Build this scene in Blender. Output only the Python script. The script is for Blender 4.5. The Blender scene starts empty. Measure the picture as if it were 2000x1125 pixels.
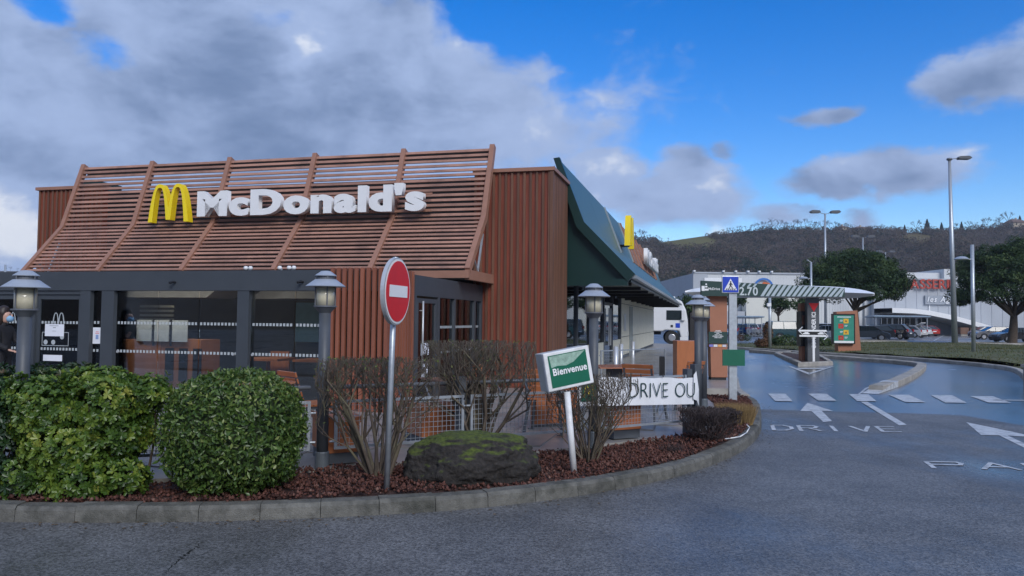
import bpy, bmesh, math, random
import numpy as np
from mathutils import Vector, Matrix
from mathutils.geometry import tessellate_polygon
PI = math.pi; rad = math.radians
random.seed(7); RNG = np.random.default_rng(11)
S = bpy.context.scene; COL = S.collection

# ------------------------------------------------------------------ camera
CAMH = 1.65; FPX = 1500.0
CR = Matrix.Rotation(PI/2 + rad(2.39), 3, 'X') @ Matrix.Rotation(rad(0.6), 3, 'Z')
cd = bpy.data.cameras.new('camera'); cam = bpy.data.objects.new('camera', cd); COL.objects.link(cam)
cam.matrix_world = Matrix.Translation((0, 0, CAMH)) @ CR.to_4x4()
cd.sensor_width = 36; cd.lens = 27.0; cd.clip_start = 0.05; cd.clip_end = 6000
S.camera = cam
def ray(px, py): return CR @ Vector(((px-1000)/FPX, -(py-562.5)/FPX, -1))
def G(px, py, z=0.0):                      # point of the plane at height z seen at a photo position
    d = ray(px, py); t = (z-CAMH)/d.z
    return Vector((0, 0, CAMH)) + d*t
def At(px, py, Y):                         # point at depth Y
    d = ray(px, py); return Vector((0, 0, CAMH)) + d*(Y/d.y)

# ------------------------------------------------------------------ world: sky with broken cloud
SUN_AZ, SUN_EL = 158.0, 34.0               # compass from +Y towards +X: behind the camera, to the right
w = bpy.data.worlds.new('World'); S.world = w; w.use_nodes = True
nt = w.node_tree; nt.nodes.clear(); NL = nt.links
def N(t, **k):
    n = nt.nodes.new(t)
    for a, b in k.items(): setattr(n, a, b)
    return n
def sock(n, i, v):
    if v is None: return
    if isinstance(v, (int, float)): n.inputs[i].default_value = v
    elif isinstance(v, (tuple, list)): n.inputs[i].default_value = v
    else: NL.new(v, n.inputs[i])
def ma(op, a, b=None, c=None, clamp=False):
    n = N('ShaderNodeMath', operation=op, use_clamp=clamp)
    sock(n, 0, a); sock(n, 1, b); sock(n, 2, c); return n.outputs[0]
def sstep(x, a, b):
    n = N('ShaderNodeMapRange', interpolation_type='SMOOTHSTEP')
    sock(n, 0, x); n.inputs[1].default_value = a; n.inputs[2].default_value = b
    return n.outputs[0]
def mixc(f, a, b):
    n = N('ShaderNodeMix', data_type='RGBA'); sock(n, 0, f); sock(n, 6, a); sock(n, 7, b); return n.outputs[2]
tc = N('ShaderNodeTexCoord'); sep = N('ShaderNodeSeparateXYZ'); NL.new(tc.outputs['Generated'], sep.inputs[0])
AZ = ma('ARCTAN2', sep.outputs[0], sep.outputs[1]); EL = ma('ARCSINE', sep.outputs[2])
comb = N('ShaderNodeCombineXYZ'); NL.new(AZ, comb.inputs[0])
NL.new(ma('MULTIPLY', EL, 1.7), comb.inputs[1])
def noise(scale, detail=8, rough=0.55, off=(0, 0, 0), dist=0.0):
    m = N('ShaderNodeMapping'); NL.new(comb.outputs[0], m.inputs[0]); m.inputs[1].default_value = off
    n = N('ShaderNodeTexNoise'); NL.new(m.outputs[0], n.inputs[0]); n.inputs['Scale'].default_value = scale
    n.inputs['Detail'].default_value = detail; n.inputs['Roughness'].default_value = rough
    n.inputs['Distortion'].default_value = dist
    return n.outputs[0]
def azel(px, py):
    d = ray(px, py).normalized(); return math.atan2(d.x, d.y), math.asin(d.z)
# cloud banks: centre (photo position), half width, half height in photo pixels, weight
BANKS = [(250, 150, 560, 260, 1.0), (700, 190, 520, 260, 1.0), (960, 190, 300, 200, .72), (-250, 180, 560, 520, 1.0), (420, 330, 560, 160, .8),
         (1130, 240, 170, 85, .60), (40, 430, 200, 150, .9),
         (1190, 335, 90, 60, .85), (1300, 385, 150, 62, .95), (1370, 360, 75, 55, .9), (1352, 318, 62, 40, .78), (1420, 296, 45, 22, .68),
         (1290, 432, 110, 40, .5), (1620, 352, 100, 30, .76), (1760, 336, 115, 40, .88), (1520, 414, 110, 28, .62), (1670, 420, 60, 30, .55),
         (1612, 226, 62, 22, .78), (1915, 150, 105, 48, .92), (2000, 130, 110, 62, .88), (1350, 100, 50, 26, .40), (1390, 455, 60, 16, .45)]
wob = noise(5.5, 6, .6, (3.1, 1.7, 0)); wob2 = noise(5.5, 6, .6, (9.1, 4.2, 2))
azw = ma('ADD', AZ, ma('MULTIPLY', ma('SUBTRACT', wob, .5), .14)); elw = ma('ADD', EL, ma('MULTIPLY', ma('SUBTRACT', wob2, .5), .09))
dens = None
for px, py, hw, hh, wt in BANKS:
    a, e = azel(px, py); wa = hw/FPX; we = hh/FPX
    q = ma('ADD', ma('POWER', ma('DIVIDE', ma('SUBTRACT', azw, a), wa), 2.0), ma('POWER', ma('DIVIDE', ma('SUBTRACT', elw, e), we), 2.0))
    g = ma('MULTIPLY', ma('EXPONENT', ma('MULTIPLY', q, -.7)), wt)
    dens = g if dens is None else ma('MAXIMUM', dens, g)
fb = noise(7.0, 10, .58, (1.3, 7.7, 0), .3); fine = noise(20, 8, .6, (5, 2, 1), .4); big = noise(1.7, 6, .5, (2, 5, 0))
# outside the view the same broken cloud goes on
outm = sstep(ma('MAXIMUM', ma('ABSOLUTE', AZ), ma('MULTIPLY', EL, 1.35)), .66, .80)
dens = ma('MAXIMUM', dens, ma('MULTIPLY', outm, ma('ADD', ma('MULTIPLY', big, 1.5), -.12)))
GAPS = [(235, 100, 70, 45, .55), (110, 15, 60, 40, .5), (1010, 20, 150, 80, .75), (1120, 90, 70, 50, .35), (520, 20, 60, 30, .25), (880, 330, 120, 30, .25)]
BRIGHT = [(590, 90, 46, 60, .75), (150, 205, 130, 100, .38), (30, 440, 110, 55, .8), (250, 270, 120, 70, .35), (400, 380, 130, 60, .3), (60, 60, 80, 60, .3), (720, 290, 90, 50, .22), (320, 60, 90, 50, .3), (900, 120, 70, 50, .22),
          (1395, 350, 42, 36, .7), (1330, 388, 80, 30, .5), (1190, 322, 50, 26, .5), (1300, 410, 90, 26, .4), (1690, 326, 70, 18, .4), (1810, 312, 70, 18, .35), (1392, 452, 34, 12, .8), (1990, 95, 60, 24, .25)]
def gauss(px, py, hw, hh, wt, k=-.9):
    a, e = azel(px, py)
    q = ma('ADD', ma('POWER', ma('DIVIDE', ma('SUBTRACT', azw, a), hw/FPX), 2.0), ma('POWER', ma('DIVIDE', ma('SUBTRACT', elw, e), hh/FPX), 2.0))
    return ma('MULTIPLY', ma('EXPONENT', ma('MULTIPLY', q, k)), wt)
gaps = None; brt = None
for g_ in GAPS: gaps = gauss(*g_) if gaps is None else ma('MAXIMUM', gaps, gauss(*g_))
for g_ in BRIGHT: brt = gauss(*g_) if brt is None else ma('MAXIMUM', brt, gauss(*g_))
dens = ma('SUBTRACT', dens, gaps)
dens = ma('ADD', dens, ma('ADD', ma('MULTIPLY', ma('SUBTRACT', fb, .5), .95), ma('MULTIPLY', ma('SUBTRACT', fine, .5), .34)))
mask = sstep(dens, .30, .66)
core = sstep(dens, .45, 1.1)
# light comes from above: compare with the density a little higher up
lit = ma('SUBTRACT', noise(7.0, 10, .58, (1.3, 7.7, 0), .3), noise(7.0, 10, .58, (1.33, 7.77, 0), .3))
lit2 = ma('SUBTRACT', noise(2.6, 5, .5, (4.4, 1.2, 0)), .5)
litf = ma('ADD', ma('MULTIPLY', lit, 1.7), ma('ADD', ma('MULTIPLY', lit2, 1.6), .27))
shade = ma('ADD', ma('ADD', litf, brt), ma('MULTIPLY', core, -.30))
ccol = mixc(sstep(shade, -.45, .58), (1.02, 1.55, 2.75, 1), (2.45, 3.2, 4.95, 1))
ccol = mixc(sstep(shade, .52, .98), ccol, (5.4, 5.7, 6.3, 1))
sky = N('ShaderNodeTexSky', sky_type='NISHITA', sun_disc=False)
sky.sun_elevation = rad(SUN_EL); sky.sun_rotation = rad(SUN_AZ); sky.air_density = 1.0; sky.dust_density = .3; sky.ozone_density = 3.0
hs = N('ShaderNodeHueSaturation'); NL.new(sky.outputs[0], hs.inputs['Color']); hs.inputs['Saturation'].default_value = 1.46; hs.inputs['Value'].default_value = 1.12; hs.inputs['Hue'].default_value = .515
allc = mixc(mask, hs.outputs[0], ccol)
bg = N('ShaderNodeBackground'); NL.new(allc, bg.inputs[0]); bg.inputs[1].default_value = 0.085
wo = N('ShaderNodeOutputWorld'); NL.new(bg.outputs[0], wo.inputs[0])

sd = bpy.data.lights.new('sun', 'SUN'); sd.energy = 1.3; sd.angle = rad(28); sd.color = (1, .98, .96)
sun = bpy.data.objects.new('sun', sd); COL.objects.link(sun)
sv = Vector((math.sin(rad(SUN_AZ))*math.cos(rad(SUN_EL)), math.cos(rad(SUN_AZ))*math.cos(rad(SUN_EL)), math.sin(rad(SUN_EL))))
sun.rotation_euler = sv.to_track_quat('Z', 'Y').to_euler()
S.view_settings.view_transform = 'Standard'; S.view_settings.look = 'None'
S.view_settings.exposure = 0.88; S.view_settings.gamma = 1.0; S.view_settings.use_curve_mapping = False

# ------------------------------------------------------------------ materials
MATS = {}
def M(name, col, rough=.6, metal=0.0, var=.12, vs=6.0, bump=0.0, bs=60.0, spec=.5, orand=0.0, coat=0.0, stretch=None, dirt=None, emit=0.0):
    m = bpy.data.materials.new(name); m.use_nodes = True; t = m.node_tree; b = t.nodes['Principled BSDF']
    b.inputs['Roughness'].default_value = rough; b.inputs['Metallic'].default_value = metal
    b.inputs['Specular IOR Level'].default_value = spec; b.inputs['Coat Weight'].default_value = coat
    geo = t.nodes.new('ShaderNodeNewGeometry'); src = geo.outputs['Position']
    if stretch:
        mp = t.nodes.new('ShaderNodeMapping'); mp.inputs[3].default_value = stretch; t.links.new(src, mp.inputs[0]); src = mp.outputs[0]
    n1 = t.nodes.new('ShaderNodeTexNoise'); n1.inputs['Scale'].default_value = vs; n1.inputs['Detail'].default_value = 7; n1.inputs['Roughness'].default_value = .62
    t.links.new(src, n1.inputs[0])
    rp = t.nodes.new('ShaderNodeMapRange'); t.links.new(n1.outputs[0], rp.inputs[0])
    rp.inputs[1].default_value = .3; rp.inputs[2].default_value = .7; rp.inputs[3].default_value = 1-var; rp.inputs[4].default_value = 1+var
    fac = rp.outputs[0]
    if orand:
        oi = t.nodes.new('ShaderNodeObjectInfo'); r2 = t.nodes.new('ShaderNodeMapRange'); t.links.new(oi.outputs['Random'], r2.inputs[0])
        r2.inputs[3].default_value = 1-orand; r2.inputs[4].default_value = 1+orand
        mm = t.nodes.new('ShaderNodeMath'); mm.operation = 'MULTIPLY'; t.links.new(fac, mm.inputs[0]); t.links.new(r2.outputs[0], mm.inputs[1]); fac = mm.outputs[0]
    vm = t.nodes.new('ShaderNodeVectorMath'); vm.operation = 'SCALE'; vm.inputs[0].default_value = col[:3]; t.links.new(fac, vm.inputs['Scale'])
    out = vm.outputs[0]
    if dirt:                                   # (colour, scale, amount): blotchy grime
        n3 = t.nodes.new('ShaderNodeTexNoise'); n3.inputs['Scale'].default_value = dirt[1]; n3.inputs['Detail'].default_value = 9; n3.inputs['Roughness'].default_value = .65
        t.links.new(geo.outputs['Position'], n3.inputs[0])
        r3 = t.nodes.new('ShaderNodeMapRange'); t.links.new(n3.outputs[0], r3.inputs[0]); r3.inputs[1].default_value = .48; r3.inputs[2].default_value = .68; r3.inputs[4].default_value = dirt[2]
        mx = t.nodes.new('ShaderNodeMix'); mx.data_type = 'RGBA'; t.links.new(r3.outputs[0], mx.inputs[0]); t.links.new(out, mx.inputs[6]); mx.inputs[7].default_value = (*dirt[0], 1); out = mx.outputs[2]
    t.links.new(out, b.inputs['Base Color'])
    if bump:
        n2 = t.nodes.new('ShaderNodeTexNoise'); n2.inputs['Scale'].default_value = bs; n2.inputs['Detail'].default_value = 5
        t.links.new(src, n2.inputs[0])
        bp = t.nodes.new('ShaderNodeBump'); bp.inputs['Strength'].default_value = bump; bp.inputs['Distance'].default_value = .01
        t.links.new(n2.outputs[0], bp.inputs['Height']); t.links.new(bp.outputs[0], b.inputs['Normal'])
    if emit:
        t.links.new(out, b.inputs['Emission Color']); b.inputs['Emission Strength'].default_value = emit
    MATS[name] = m; return m
def leafmat(name, cols, rough=.45, trans=.25, spec=.4):
    m = bpy.data.materials.new(name); m.use_nodes = True; t = m.node_tree; b = t.nodes['Principled BSDF']
    at = t.nodes.new('ShaderNodeAttribute'); at.attribute_name = 'rnd'
    cr = t.nodes.new('ShaderNodeValToRGB'); t.links.new(at.outputs['Fac'], cr.inputs[0])
    el = cr.color_ramp.elements
    el[0].position = 0; el[0].color = (*cols[0], 1); el[1].position = 1; el[1].color = (*cols[-1], 1)
    for i, c in enumerate(cols[1:-1]):
        e = el.new((i+1)/(len(cols)-1)); e.color = (*c, 1)
    t.links.new(cr.outputs[0], b.inputs['Base Color']); b.inputs['Roughness'].default_value = rough; b.inputs['Specular IOR Level'].default_value = spec
    tr = t.nodes.new('ShaderNodeBsdfTranslucent'); t.links.new(cr.outputs[0], tr.inputs[0])
    mx = t.nodes.new('ShaderNodeMixShader'); mx.inputs[0].default_value = trans
    t.links.new(b.outputs[0], mx.inputs[1]); t.links.new(tr.outputs[0], mx.inputs[2]); t.links.new(mx.outputs[0], t.nodes['Material Output'].inputs[0])
    return m
def glassmat(name, tint, refl_rough=.02, base=.1):
    m = bpy.data.materials.new(name); m.use_nodes = True; t = m.node_tree; t.nodes.clear()
    o = t.nodes.new('ShaderNodeOutputMaterial'); tr = t.nodes.new('ShaderNodeBsdfTransparent'); tr.inputs[0].default_value = (*tint, 1)
    gl = t.nodes.new('ShaderNodeBsdfGlossy'); gl.inputs['Roughness'].default_value = refl_rough; gl.inputs[0].default_value = (.9, .95, 1, 1)
    fr = t.nodes.new('ShaderNodeFresnel'); fr.inputs[0].default_value = 1.52
    ad = t.nodes.new('ShaderNodeMath'); ad.operation = 'ADD'; ad.use_clamp = True; t.links.new(fr.outputs[0], ad.inputs[0]); ad.inputs[1].default_value = base
    mx = t.nodes.new('ShaderNodeMixShader'); t.links.new(ad.outputs[0], mx.inputs[0]); t.links.new(tr.outputs[0], mx.inputs[1]); t.links.new(gl.outputs[0], mx.inputs[2])
    t.links.new(mx.outputs[0], o.inputs[0]); return m
def asphalt(name, col, grain=.35, wet_lo=.12, wet_hi=.6, wet_scale=.45, wet_a=.42, wet_b=.6, bump=.35, stain=.25, spec=.5, coat=0.0, coat_r=.3):
    m = bpy.data.materials.new(name); m.use_nodes = True; t = m.node_tree; b = t.nodes['Principled BSDF']; L = t.links
    geo = t.nodes.new('ShaderNodeNewGeometry'); P = geo.outputs['Position']
    def nz(sc, det=6, ro=.6, st=None):
        s = P
        if st: mp = t.nodes.new('ShaderNodeMapping'); mp.inputs[3].default_value = st; L.new(P, mp.inputs[0]); s = mp.outputs[0]
        n = t.nodes.new('ShaderNodeTexNoise'); n.inputs['Scale'].default_value = sc; n.inputs['Detail'].default_value = det; n.inputs['Roughness'].default_value = ro; L.new(s, n.inputs[0]); return n.outputs[0]
    def mr(s, a, bb, c, d):
        n = t.nodes.new('ShaderNodeMapRange'); L.new(s, n.inputs[0])
        for i, v in enumerate((a, bb, c, d)): n.inputs[i+1].default_value = v
        return n.outputs[0]
    def mul(a, bb):
        n = t.nodes.new('ShaderNodeMath'); n.operation = 'MULTIPLY'; L.new(a, n.inputs[0]); L.new(bb, n.inputs[1]); return n.outputs[0]
    vo = t.nodes.new('ShaderNodeTexVoronoi'); vo.inputs['Scale'].default_value = 70; L.new(P, vo.inputs[0])
    vc = t.nodes.new('ShaderNodeSeparateColor'); L.new(vo.outputs['Color'], vc.inputs[0])
    g = mr(vc.outputs[0], 0, 1, 1-grain, 1+grain); g2 = mr(nz(.9, 7, .65), .3, .7, 1-stain, 1+stain); g3 = mr(nz(28, 4), .3, .7, .82, 1.18)
    wet = mr(nz(wet_scale, 6, .62, (1, .55, 1)), wet_a, wet_b, 0, 1)
    fac = mul(mul(g, g2), mul(g3, mr(wet, 0, 1, 1.0, .62)))
    vm = t.nodes.new('ShaderNodeVectorMath'); vm.operation = 'SCALE'; vm.inputs[0].default_value = col; L.new(fac, vm.inputs['Scale']); L.new(vm.outputs[0], b.inputs['Base Color'])
    L.new(mr(wet, 0, 1, wet_hi, wet_lo), b.inputs['Roughness']); b.inputs['Specular IOR Level'].default_value = spec; b.inputs['Coat Weight'].default_value = coat; b.inputs['Coat Roughness'].default_value = coat_r
    bp = t.nodes.new('ShaderNodeBump'); bp.inputs['Distance'].default_value = .006; L.new(mr(wet, 0, 1, bump, bump*.12), bp.inputs['Strength'])
    L.new(vo.outputs['Distance'], bp.inputs['Height']); L.new(bp.outputs[0], b.inputs['Normal'])
    return m
m_grey = M('dark_grey_frame', (.055, .064, .076), .45, .0, .08, 3, spec=.5)
m_screen = M('screen_wood', (.37, .195, .14), .55, 0, .14, 5, .15, 90, orand=.22, stretch=(.4, 1, 1), dirt=((.17, .095, .075), 1.6, .65))
m_rib = M('rib_wood', (.33, .168, .115), .5, 0, .10, 3)
m_fin = M('tower_fin_wood', (.150, .070, .042), .55, 0, .20, 8, .15, 60, orand=.24, stretch=(1, 1, .12))
m_board = M('tower_board_wood', (.18, .042, .022), .6, 0, .26, 9, .2, 50, orand=.12, stretch=(1, 1, .1))
m_vslat = M('porch_slat_wood', (.26, .090, .052), .55, 0, .14, 7, .1, 60, orand=.18, stretch=(1, 1, .15))
m_dark = M('dark_backing', (.022, .022, .026), .8, 0, .15, 3)
m_green = M('dark_green_panel', (.010, .034, .031), .35, 0, .08, 2, spec=.5)
m_greenlight = M('teal_roof_panel', (.05, .11, .115), .42, .0, .06, 2)
m_edge = M('pale_metal_edge', (.42, .47, .5), .35, .6, .08, 4)
m_white = M('white_plastic', (.84, .85, .86), .35, 0, .04, 3)
m_whitedirty = M('white_plastic_weathered', (.78, .79, .80), .4, 0, .05, 3, dirt=((.42, .42, .40), 5, .55))
m_yellow = M('yellow_plastic', (.88, .66, .015), .35, 0, .05, 3)
m_red = M('red_reflective', (.66, .010, .018), .35, 0, .06, 5)
m_blue = M('blue_reflective', (.015, .06, .50), .35, 0, .06, 5)
m_black = M('black_plastic', (.012, .012, .014), .4, 0, .1, 4)
m_galv = M('galvanised_steel', (.44, .48, .52), .42, .55, .14, 14, .05, 80)
m_alu = M('brushed_aluminium', (.60, .62, .64), .4, .5, .08, 8)
m_post = M('lamp_post_paint', (.075, .085, .10), .5, 0, .12, 6, .05, 60)
m_cap = M('lantern_roof_metal', (.40, .44, .50), .4, .3, .08, 6)
m_capin = M('lantern_grey', (.14, .15, .17), .5, .2, .1, 6)
m_beige = M('beige_panel', (.80, .77, .62), .5, 0, .05, 1.5)
m_fgreen = M('sign_green', (.008, .13, .075), .35, 0, .06, 4)
m_fgreen2 = M('gantry_green', (.016, .05, .045), .4, 0, .06, 4)
m_stripe = M('gantry_stripe', (.42, .50, .54), .4, 0, .05, 4)
m_wood = M('orange_wood', (.42, .145, .055), .42, 0, .18, 7, .05, 40, orand=.06, stretch=(1, 1, .2))
m_totem = M('brown_totem', (.36, .15, .085), .5, 0, .06, 4)
m_kerb = M('kerb_concrete', (.13, .127, .112), .8, 0, .36, 11, .9, 90, orand=.08, dirt=((.032, .034, .026), 2.6, .9))
m_kerb2 = M('kerb_concrete_far', (.36, .34, .31), .8, 0, .18, 3, .3, 60, orand=.10, dirt=((.12, .12, .10), 2, .5))
m_slab = M('terrace_slab', (.27, .255, .24), .35, 0, .14, 3, .12, 60, orand=.07, dirt=((.14, .135, .13), 1.3, .6))
m_soil = M('mulch_soil', (.055, .026, .020), .9, 0, .4, 20, .6, 50)
m_paint = M('road_paint', (.52, .54, .56), .5, 0, .12, 6, .2, 200, dirt=((.14, .15, .16), 5.5, .72))
m_grass = M('verge_grass', (.075, .085, .028), .9, 0, .4, 1.3, .5, 30, dirt=((.14, .105, .05), .55, .7))
m_skin = M('skin', (.55, .33, .25), .5, 0, .06, 10)
m_cloth = M('black_coat', (.012, .012, .016), .8, 0, .2, 10)
m_hair = M('dark_hair', (.025, .015, .012), .5, 0, .2, 20)
m_mask = M('blue_face_mask', (.25, .45, .65), .7, 0, .06, 10)
m_steel = M('white_cladding', (.60, .62, .63), .45, 0, .05, .4)
m_wallgrey = M('grey_cladding', (.40, .43, .47), .5, 0, .06, .4)
m_tyre = M('tyre', (.02, .02, .02), .8, 0, .2, 20)
m_rim = M('alloy_rim', (.5, .5, .52), .3, .7, .05, 10)
m_cglass = M('car_glass', (.02, .03, .035), .06, 0, .05, 2, spec=.7)
m_lampw = M('headlamp', (.6, .62, .65), .1, .2, .05, 10)
m_lampr = M('tail_lamp', (.40, .01, .012), .15, 0, .1, 10)
m_glass = glassmat('window_glass', (.78, .84, .87), .02, .03)
m_lglass = M('lantern_glass', (.62, .57, .42), .12, 0, .12, 9, spec=.7)
m_bark = M('bark', (.10, .075, .055), .9, 0, .3, 12, .6, 40)
m_twig = M('twig', (.115, .09, .07), .85, 0, .35, 10, .3, 80, dirt=((.12, .13, .055), 5, .5))
m_paper = M('paper', (.78, .80, .86), .6, 0, .04, 6)

# ------------------------------------------------------------------ mesh helpers
class MB:
    def __init__(s): s.v = []; s.f = []; s.m = []
    def add(s, vs, fs, mi=0):
        o = len(s.v); s.v += [tuple(v) for v in vs]
        for f in fs: s.f.append([i+o for i in f]); s.m.append(mi)
        return s
    def box(s, c, d, rz=0.0, mi=0, rx=0.0, ry=0.0):
        hx, hy, hz = d[0]/2, d[1]/2, d[2]/2
        R = Matrix.Rotation(rz, 3, 'Z') @ Matrix.Rotation(ry, 3, 'Y') @ Matrix.Rotation(rx, 3, 'X')
        vs = [R @ Vector((x, y, z)) + Vector(c) for z in (-hz, hz) for x, y in ((-hx, -hy), (hx, -hy), (hx, hy), (-hx, hy))]
        return s.add(vs, [(3, 2, 1, 0), (4, 5, 6, 7), (0, 1, 5, 4), (1, 2, 6, 5), (2, 3, 7, 6), (3, 0, 4, 7)], mi)
    def bx(s, x0, x1, y0, y1, z0, z1, mi=0):
        return s.box(((x0+x1)/2, (y0+y1)/2, (z0+z1)/2), (abs(x1-x0), abs(y1-y0), abs(z1-z0)), mi=mi)
    def beam(s, p0, p1, wd, ht, mi=0, up=(0, 0, 1)):
        p0 = Vector(p0); p1 = Vector(p1); d = (p1-p0).normalized(); upv = Vector(up)
        if abs(d.dot(upv)) > .99: upv = Vector((0, 1, 0))
        a = d.cross(upv).normalized()*wd/2; b = a.cross(d).normalized()*ht/2
        vs = [p + q for p in (p0, p1) for q in (-a-b, a-b, a+b, -a+b)]
        return s.add(vs, [(3, 2, 1, 0), (4, 5, 6, 7), (0, 1, 5, 4), (1, 2, 6, 5), (2, 3, 7, 6), (3, 0, 4, 7)], mi)
    def cyl(s, p0, p1, r0, r1=None, n=10, mi=0, cap=True):
        r1 = r0 if r1 is None else r1
        p0 = Vector(p0); p1 = Vector(p1); d = (p1-p0).normalized(); q = Vector((0, 0, 1)) if abs(d.z) < .9 else Vector((1, 0, 0))
        a = d.cross(q).normalized(); b = d.cross(a)
        vs = [p + (a*math.cos(2*PI*i/n) + b*math.sin(2*PI*i/n))*r for p, r in ((p0, r0), (p1, r1)) for i in range(n)]
        fs = [(i, (i+1) % n, n+(i+1) % n, n+i) for i in range(n)]
        if cap: fs += [tuple(range(n-1, -1, -1)), tuple(range(n, 2*n))]
        return s.add(vs, fs, mi)
    def lathe(s, prof, n=16, c=(0, 0, 0), mi=0, sq=1.0, ph=0.0):
        c = Vector(c); vs = []
        for r, z in prof:
            for i in range(n): a = 2*PI*i/n + ph; vs.append(c + Vector((r*math.cos(a), r*sq*math.sin(a), z)))
        fs = [(k*n+i, k*n+(i+1) % n, (k+1)*n+(i+1) % n, (k+1)*n+i) for k in range(len(prof)-1) for i in range(n)]
        fs += [tuple(range(n-1, -1, -1)), tuple((len(prof)-1)*n+i for i in range(n))]
        return s.add(vs, fs, mi)
    def prism(s, poly, o, ax, ay, th, mi=0):
        """flat outline poly (2-D) on axes ax, ay from o, thickness th along ax x ay"""
        o = Vector(o); ax = Vector(ax); ay = Vector(ay); nn = ax.cross(ay).normalized()*th
        n = len(poly); fr = [o+ax*p[0]+ay*p[1] for p in poly]
        vs = fr + [p+nn for p in fr]
        tri = tessellate_polygon([[Vector((p[0], p[1], 0)) for p in poly]])
        fs = [tuple(t) for t in tri] + [(t[2]+n, t[1]+n, t[0]+n) for t in tri]
        fs += [(i, (i+1) % n, n+(i+1) % n, n+i) for i in range(n)]
        return s.add(vs, fs, mi)
    def tube(s, pts, r, n=6, mi=0):
        for a, b in zip(pts, pts[1:]): s.cyl(a, b, r, r, n, mi)
        return s
    def build(s, name, mat, parent=None, smooth=False, bevel=0.0, norm=True):
        me = bpy.data.meshes.new(name); me.from_pydata(s.v, [], s.f)
        for m in (mat if isinstance(mat, (list, tuple)) else [mat]): me.materials.append(m)
        if any(s.m): me.polygons.foreach_set('material_index', s.m)
        if norm:
            bm = bmesh.new(); bm.from_mesh(me); bmesh.ops.recalc_face_normals(bm, faces=bm.faces); bm.to_mesh(me); bm.free()
        if smooth: me.shade_smooth()
        me.update()
        o = bpy.data.objects.new(name, me); COL.objects.link(o)
        if parent: o.parent = parent
        if bevel:
            b = o.modifiers.new('bevel', 'BEVEL'); b.width = bevel; b.segments = 2; b.limit_method = 'ANGLE'
        return o
def tag(o, label=None, cat=None, group=None, kind=None):
    for k, v in (('label', label), ('category', cat), ('group', group), ('kind', kind)):
        if v: o[k] = v
    return o
def thing(name, label, cat, loc=(0, 0, 0), rz=0.0, group=None):
    o = bpy.data.objects.new(name, None); COL.objects.link(o); o.empty_display_size = .2
    o.location = loc; o.rotation_euler = (0, 0, rz); return tag(o, label, cat, group)
def inst(name, mesh, parent, loc=(0, 0, 0), rot=(0, 0, 0), scale=(1, 1, 1)):
    o = bpy.data.objects.new(name, mesh); COL.objects.link(o); o.parent = parent
    o.location = loc; o.rotation_euler = rot; o.scale = scale; return o
def copy_tree(o, parent=None):
    c = o.copy(); COL.objects.link(c); c.parent = parent
    for ch in o.children: copy_tree(ch, c)
    return c
def text(name, body, size, mat, parent, loc, rot=(PI/2, 0, 0), ext=.003, off=0.0, align='CENTER', sx=1.0, shear=0.0, space=1.0, line=1.0):
    cu = bpy.data.curves.new(name, 'FONT'); cu.body = body; cu.size = size; cu.extrude = ext; cu.offset = off
    cu.align_x = align; cu.align_y = 'CENTER'; cu.shear = shear; cu.space_character = space; cu.space_line = line; cu.resolution_u = 4
    t = bpy.data.objects.new(name, cu); COL.objects.link(t)
    me = bpy.data.meshes.new_from_object(t.evaluated_get(bpy.context.evaluated_depsgraph_get()))
    bpy.data.objects.remove(t); me.materials.clear(); me.materials.append(mat); me.name = name
    o = bpy.data.objects.new(name, me); COL.objects.link(o); o.parent = parent
    o.location = loc; o.rotation_euler = rot; o.scale = (sx, 1, 1); return o
def big_mesh(name, V, F, mat, parent=None, rnd=None, smooth=False):
    """V (n,3), F (m,k) numpy; rnd per-vertex value for the leaf colour"""
    me = bpy.data.meshes.new(name); k = F.shape[1]
    me.vertices.add(len(V)); me.vertices.foreach_set('co', V.astype(np.float32).ravel())
    me.loops.add(F.size); me.loops.foreach_set('vertex_index', F.astype(np.int32).ravel())
    me.polygons.add(len(F)); me.polygons.foreach_set('loop_start', np.arange(0, F.size, k, dtype=np.int32))
    me.update(calc_edges=True); me.validate()
    if rnd is not None:
        a = me.attributes.new('rnd', 'FLOAT', 'POINT'); a.data.foreach_set('value', rnd.astype(np.float32))
    me.materials.append(mat)
    if smooth: me.shade_smooth()
    o = bpy.data.objects.new(name, me); COL.objects.link(o)
    if parent: o.parent = parent
    return o
def leaves(P, nrm, L, W, jit=.6, fold=.25, rng=RNG, droop=0.0):
    """folded leaf (4 corner verts + nothing else) at each point, facing roughly along nrm"""
    n = len(P); d = nrm + rng.normal(0, jit, (n, 3)); d /= np.linalg.norm(d, axis=1)[:, None]+1e-9
    t = rng.normal(0, 1, (n, 3)); t -= (t*d).sum(1)[:, None]*d; t[:, 2] -= droop; t /= np.linalg.norm(t, axis=1)[:, None]+1e-9
    b = np.cross(d, t); l = (L*rng.uniform(.45, 1.45, n))[:, None]; wd = (W*rng.uniform(.7, 1.3, n))[:, None]
    v = np.stack([P-t*l*.5, P+b*wd*.5+d*wd*fold+t*l*.08, P+t*l*.5, P-b*wd*.5+d*wd*fold+t*l*.08], 1).reshape(-1, 3)
    i = np.arange(n)*4; F = np.concatenate([np.stack([i, i+1, i+2], 1), np.stack([i, i+2, i+3], 1)])
    return v, F
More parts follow.
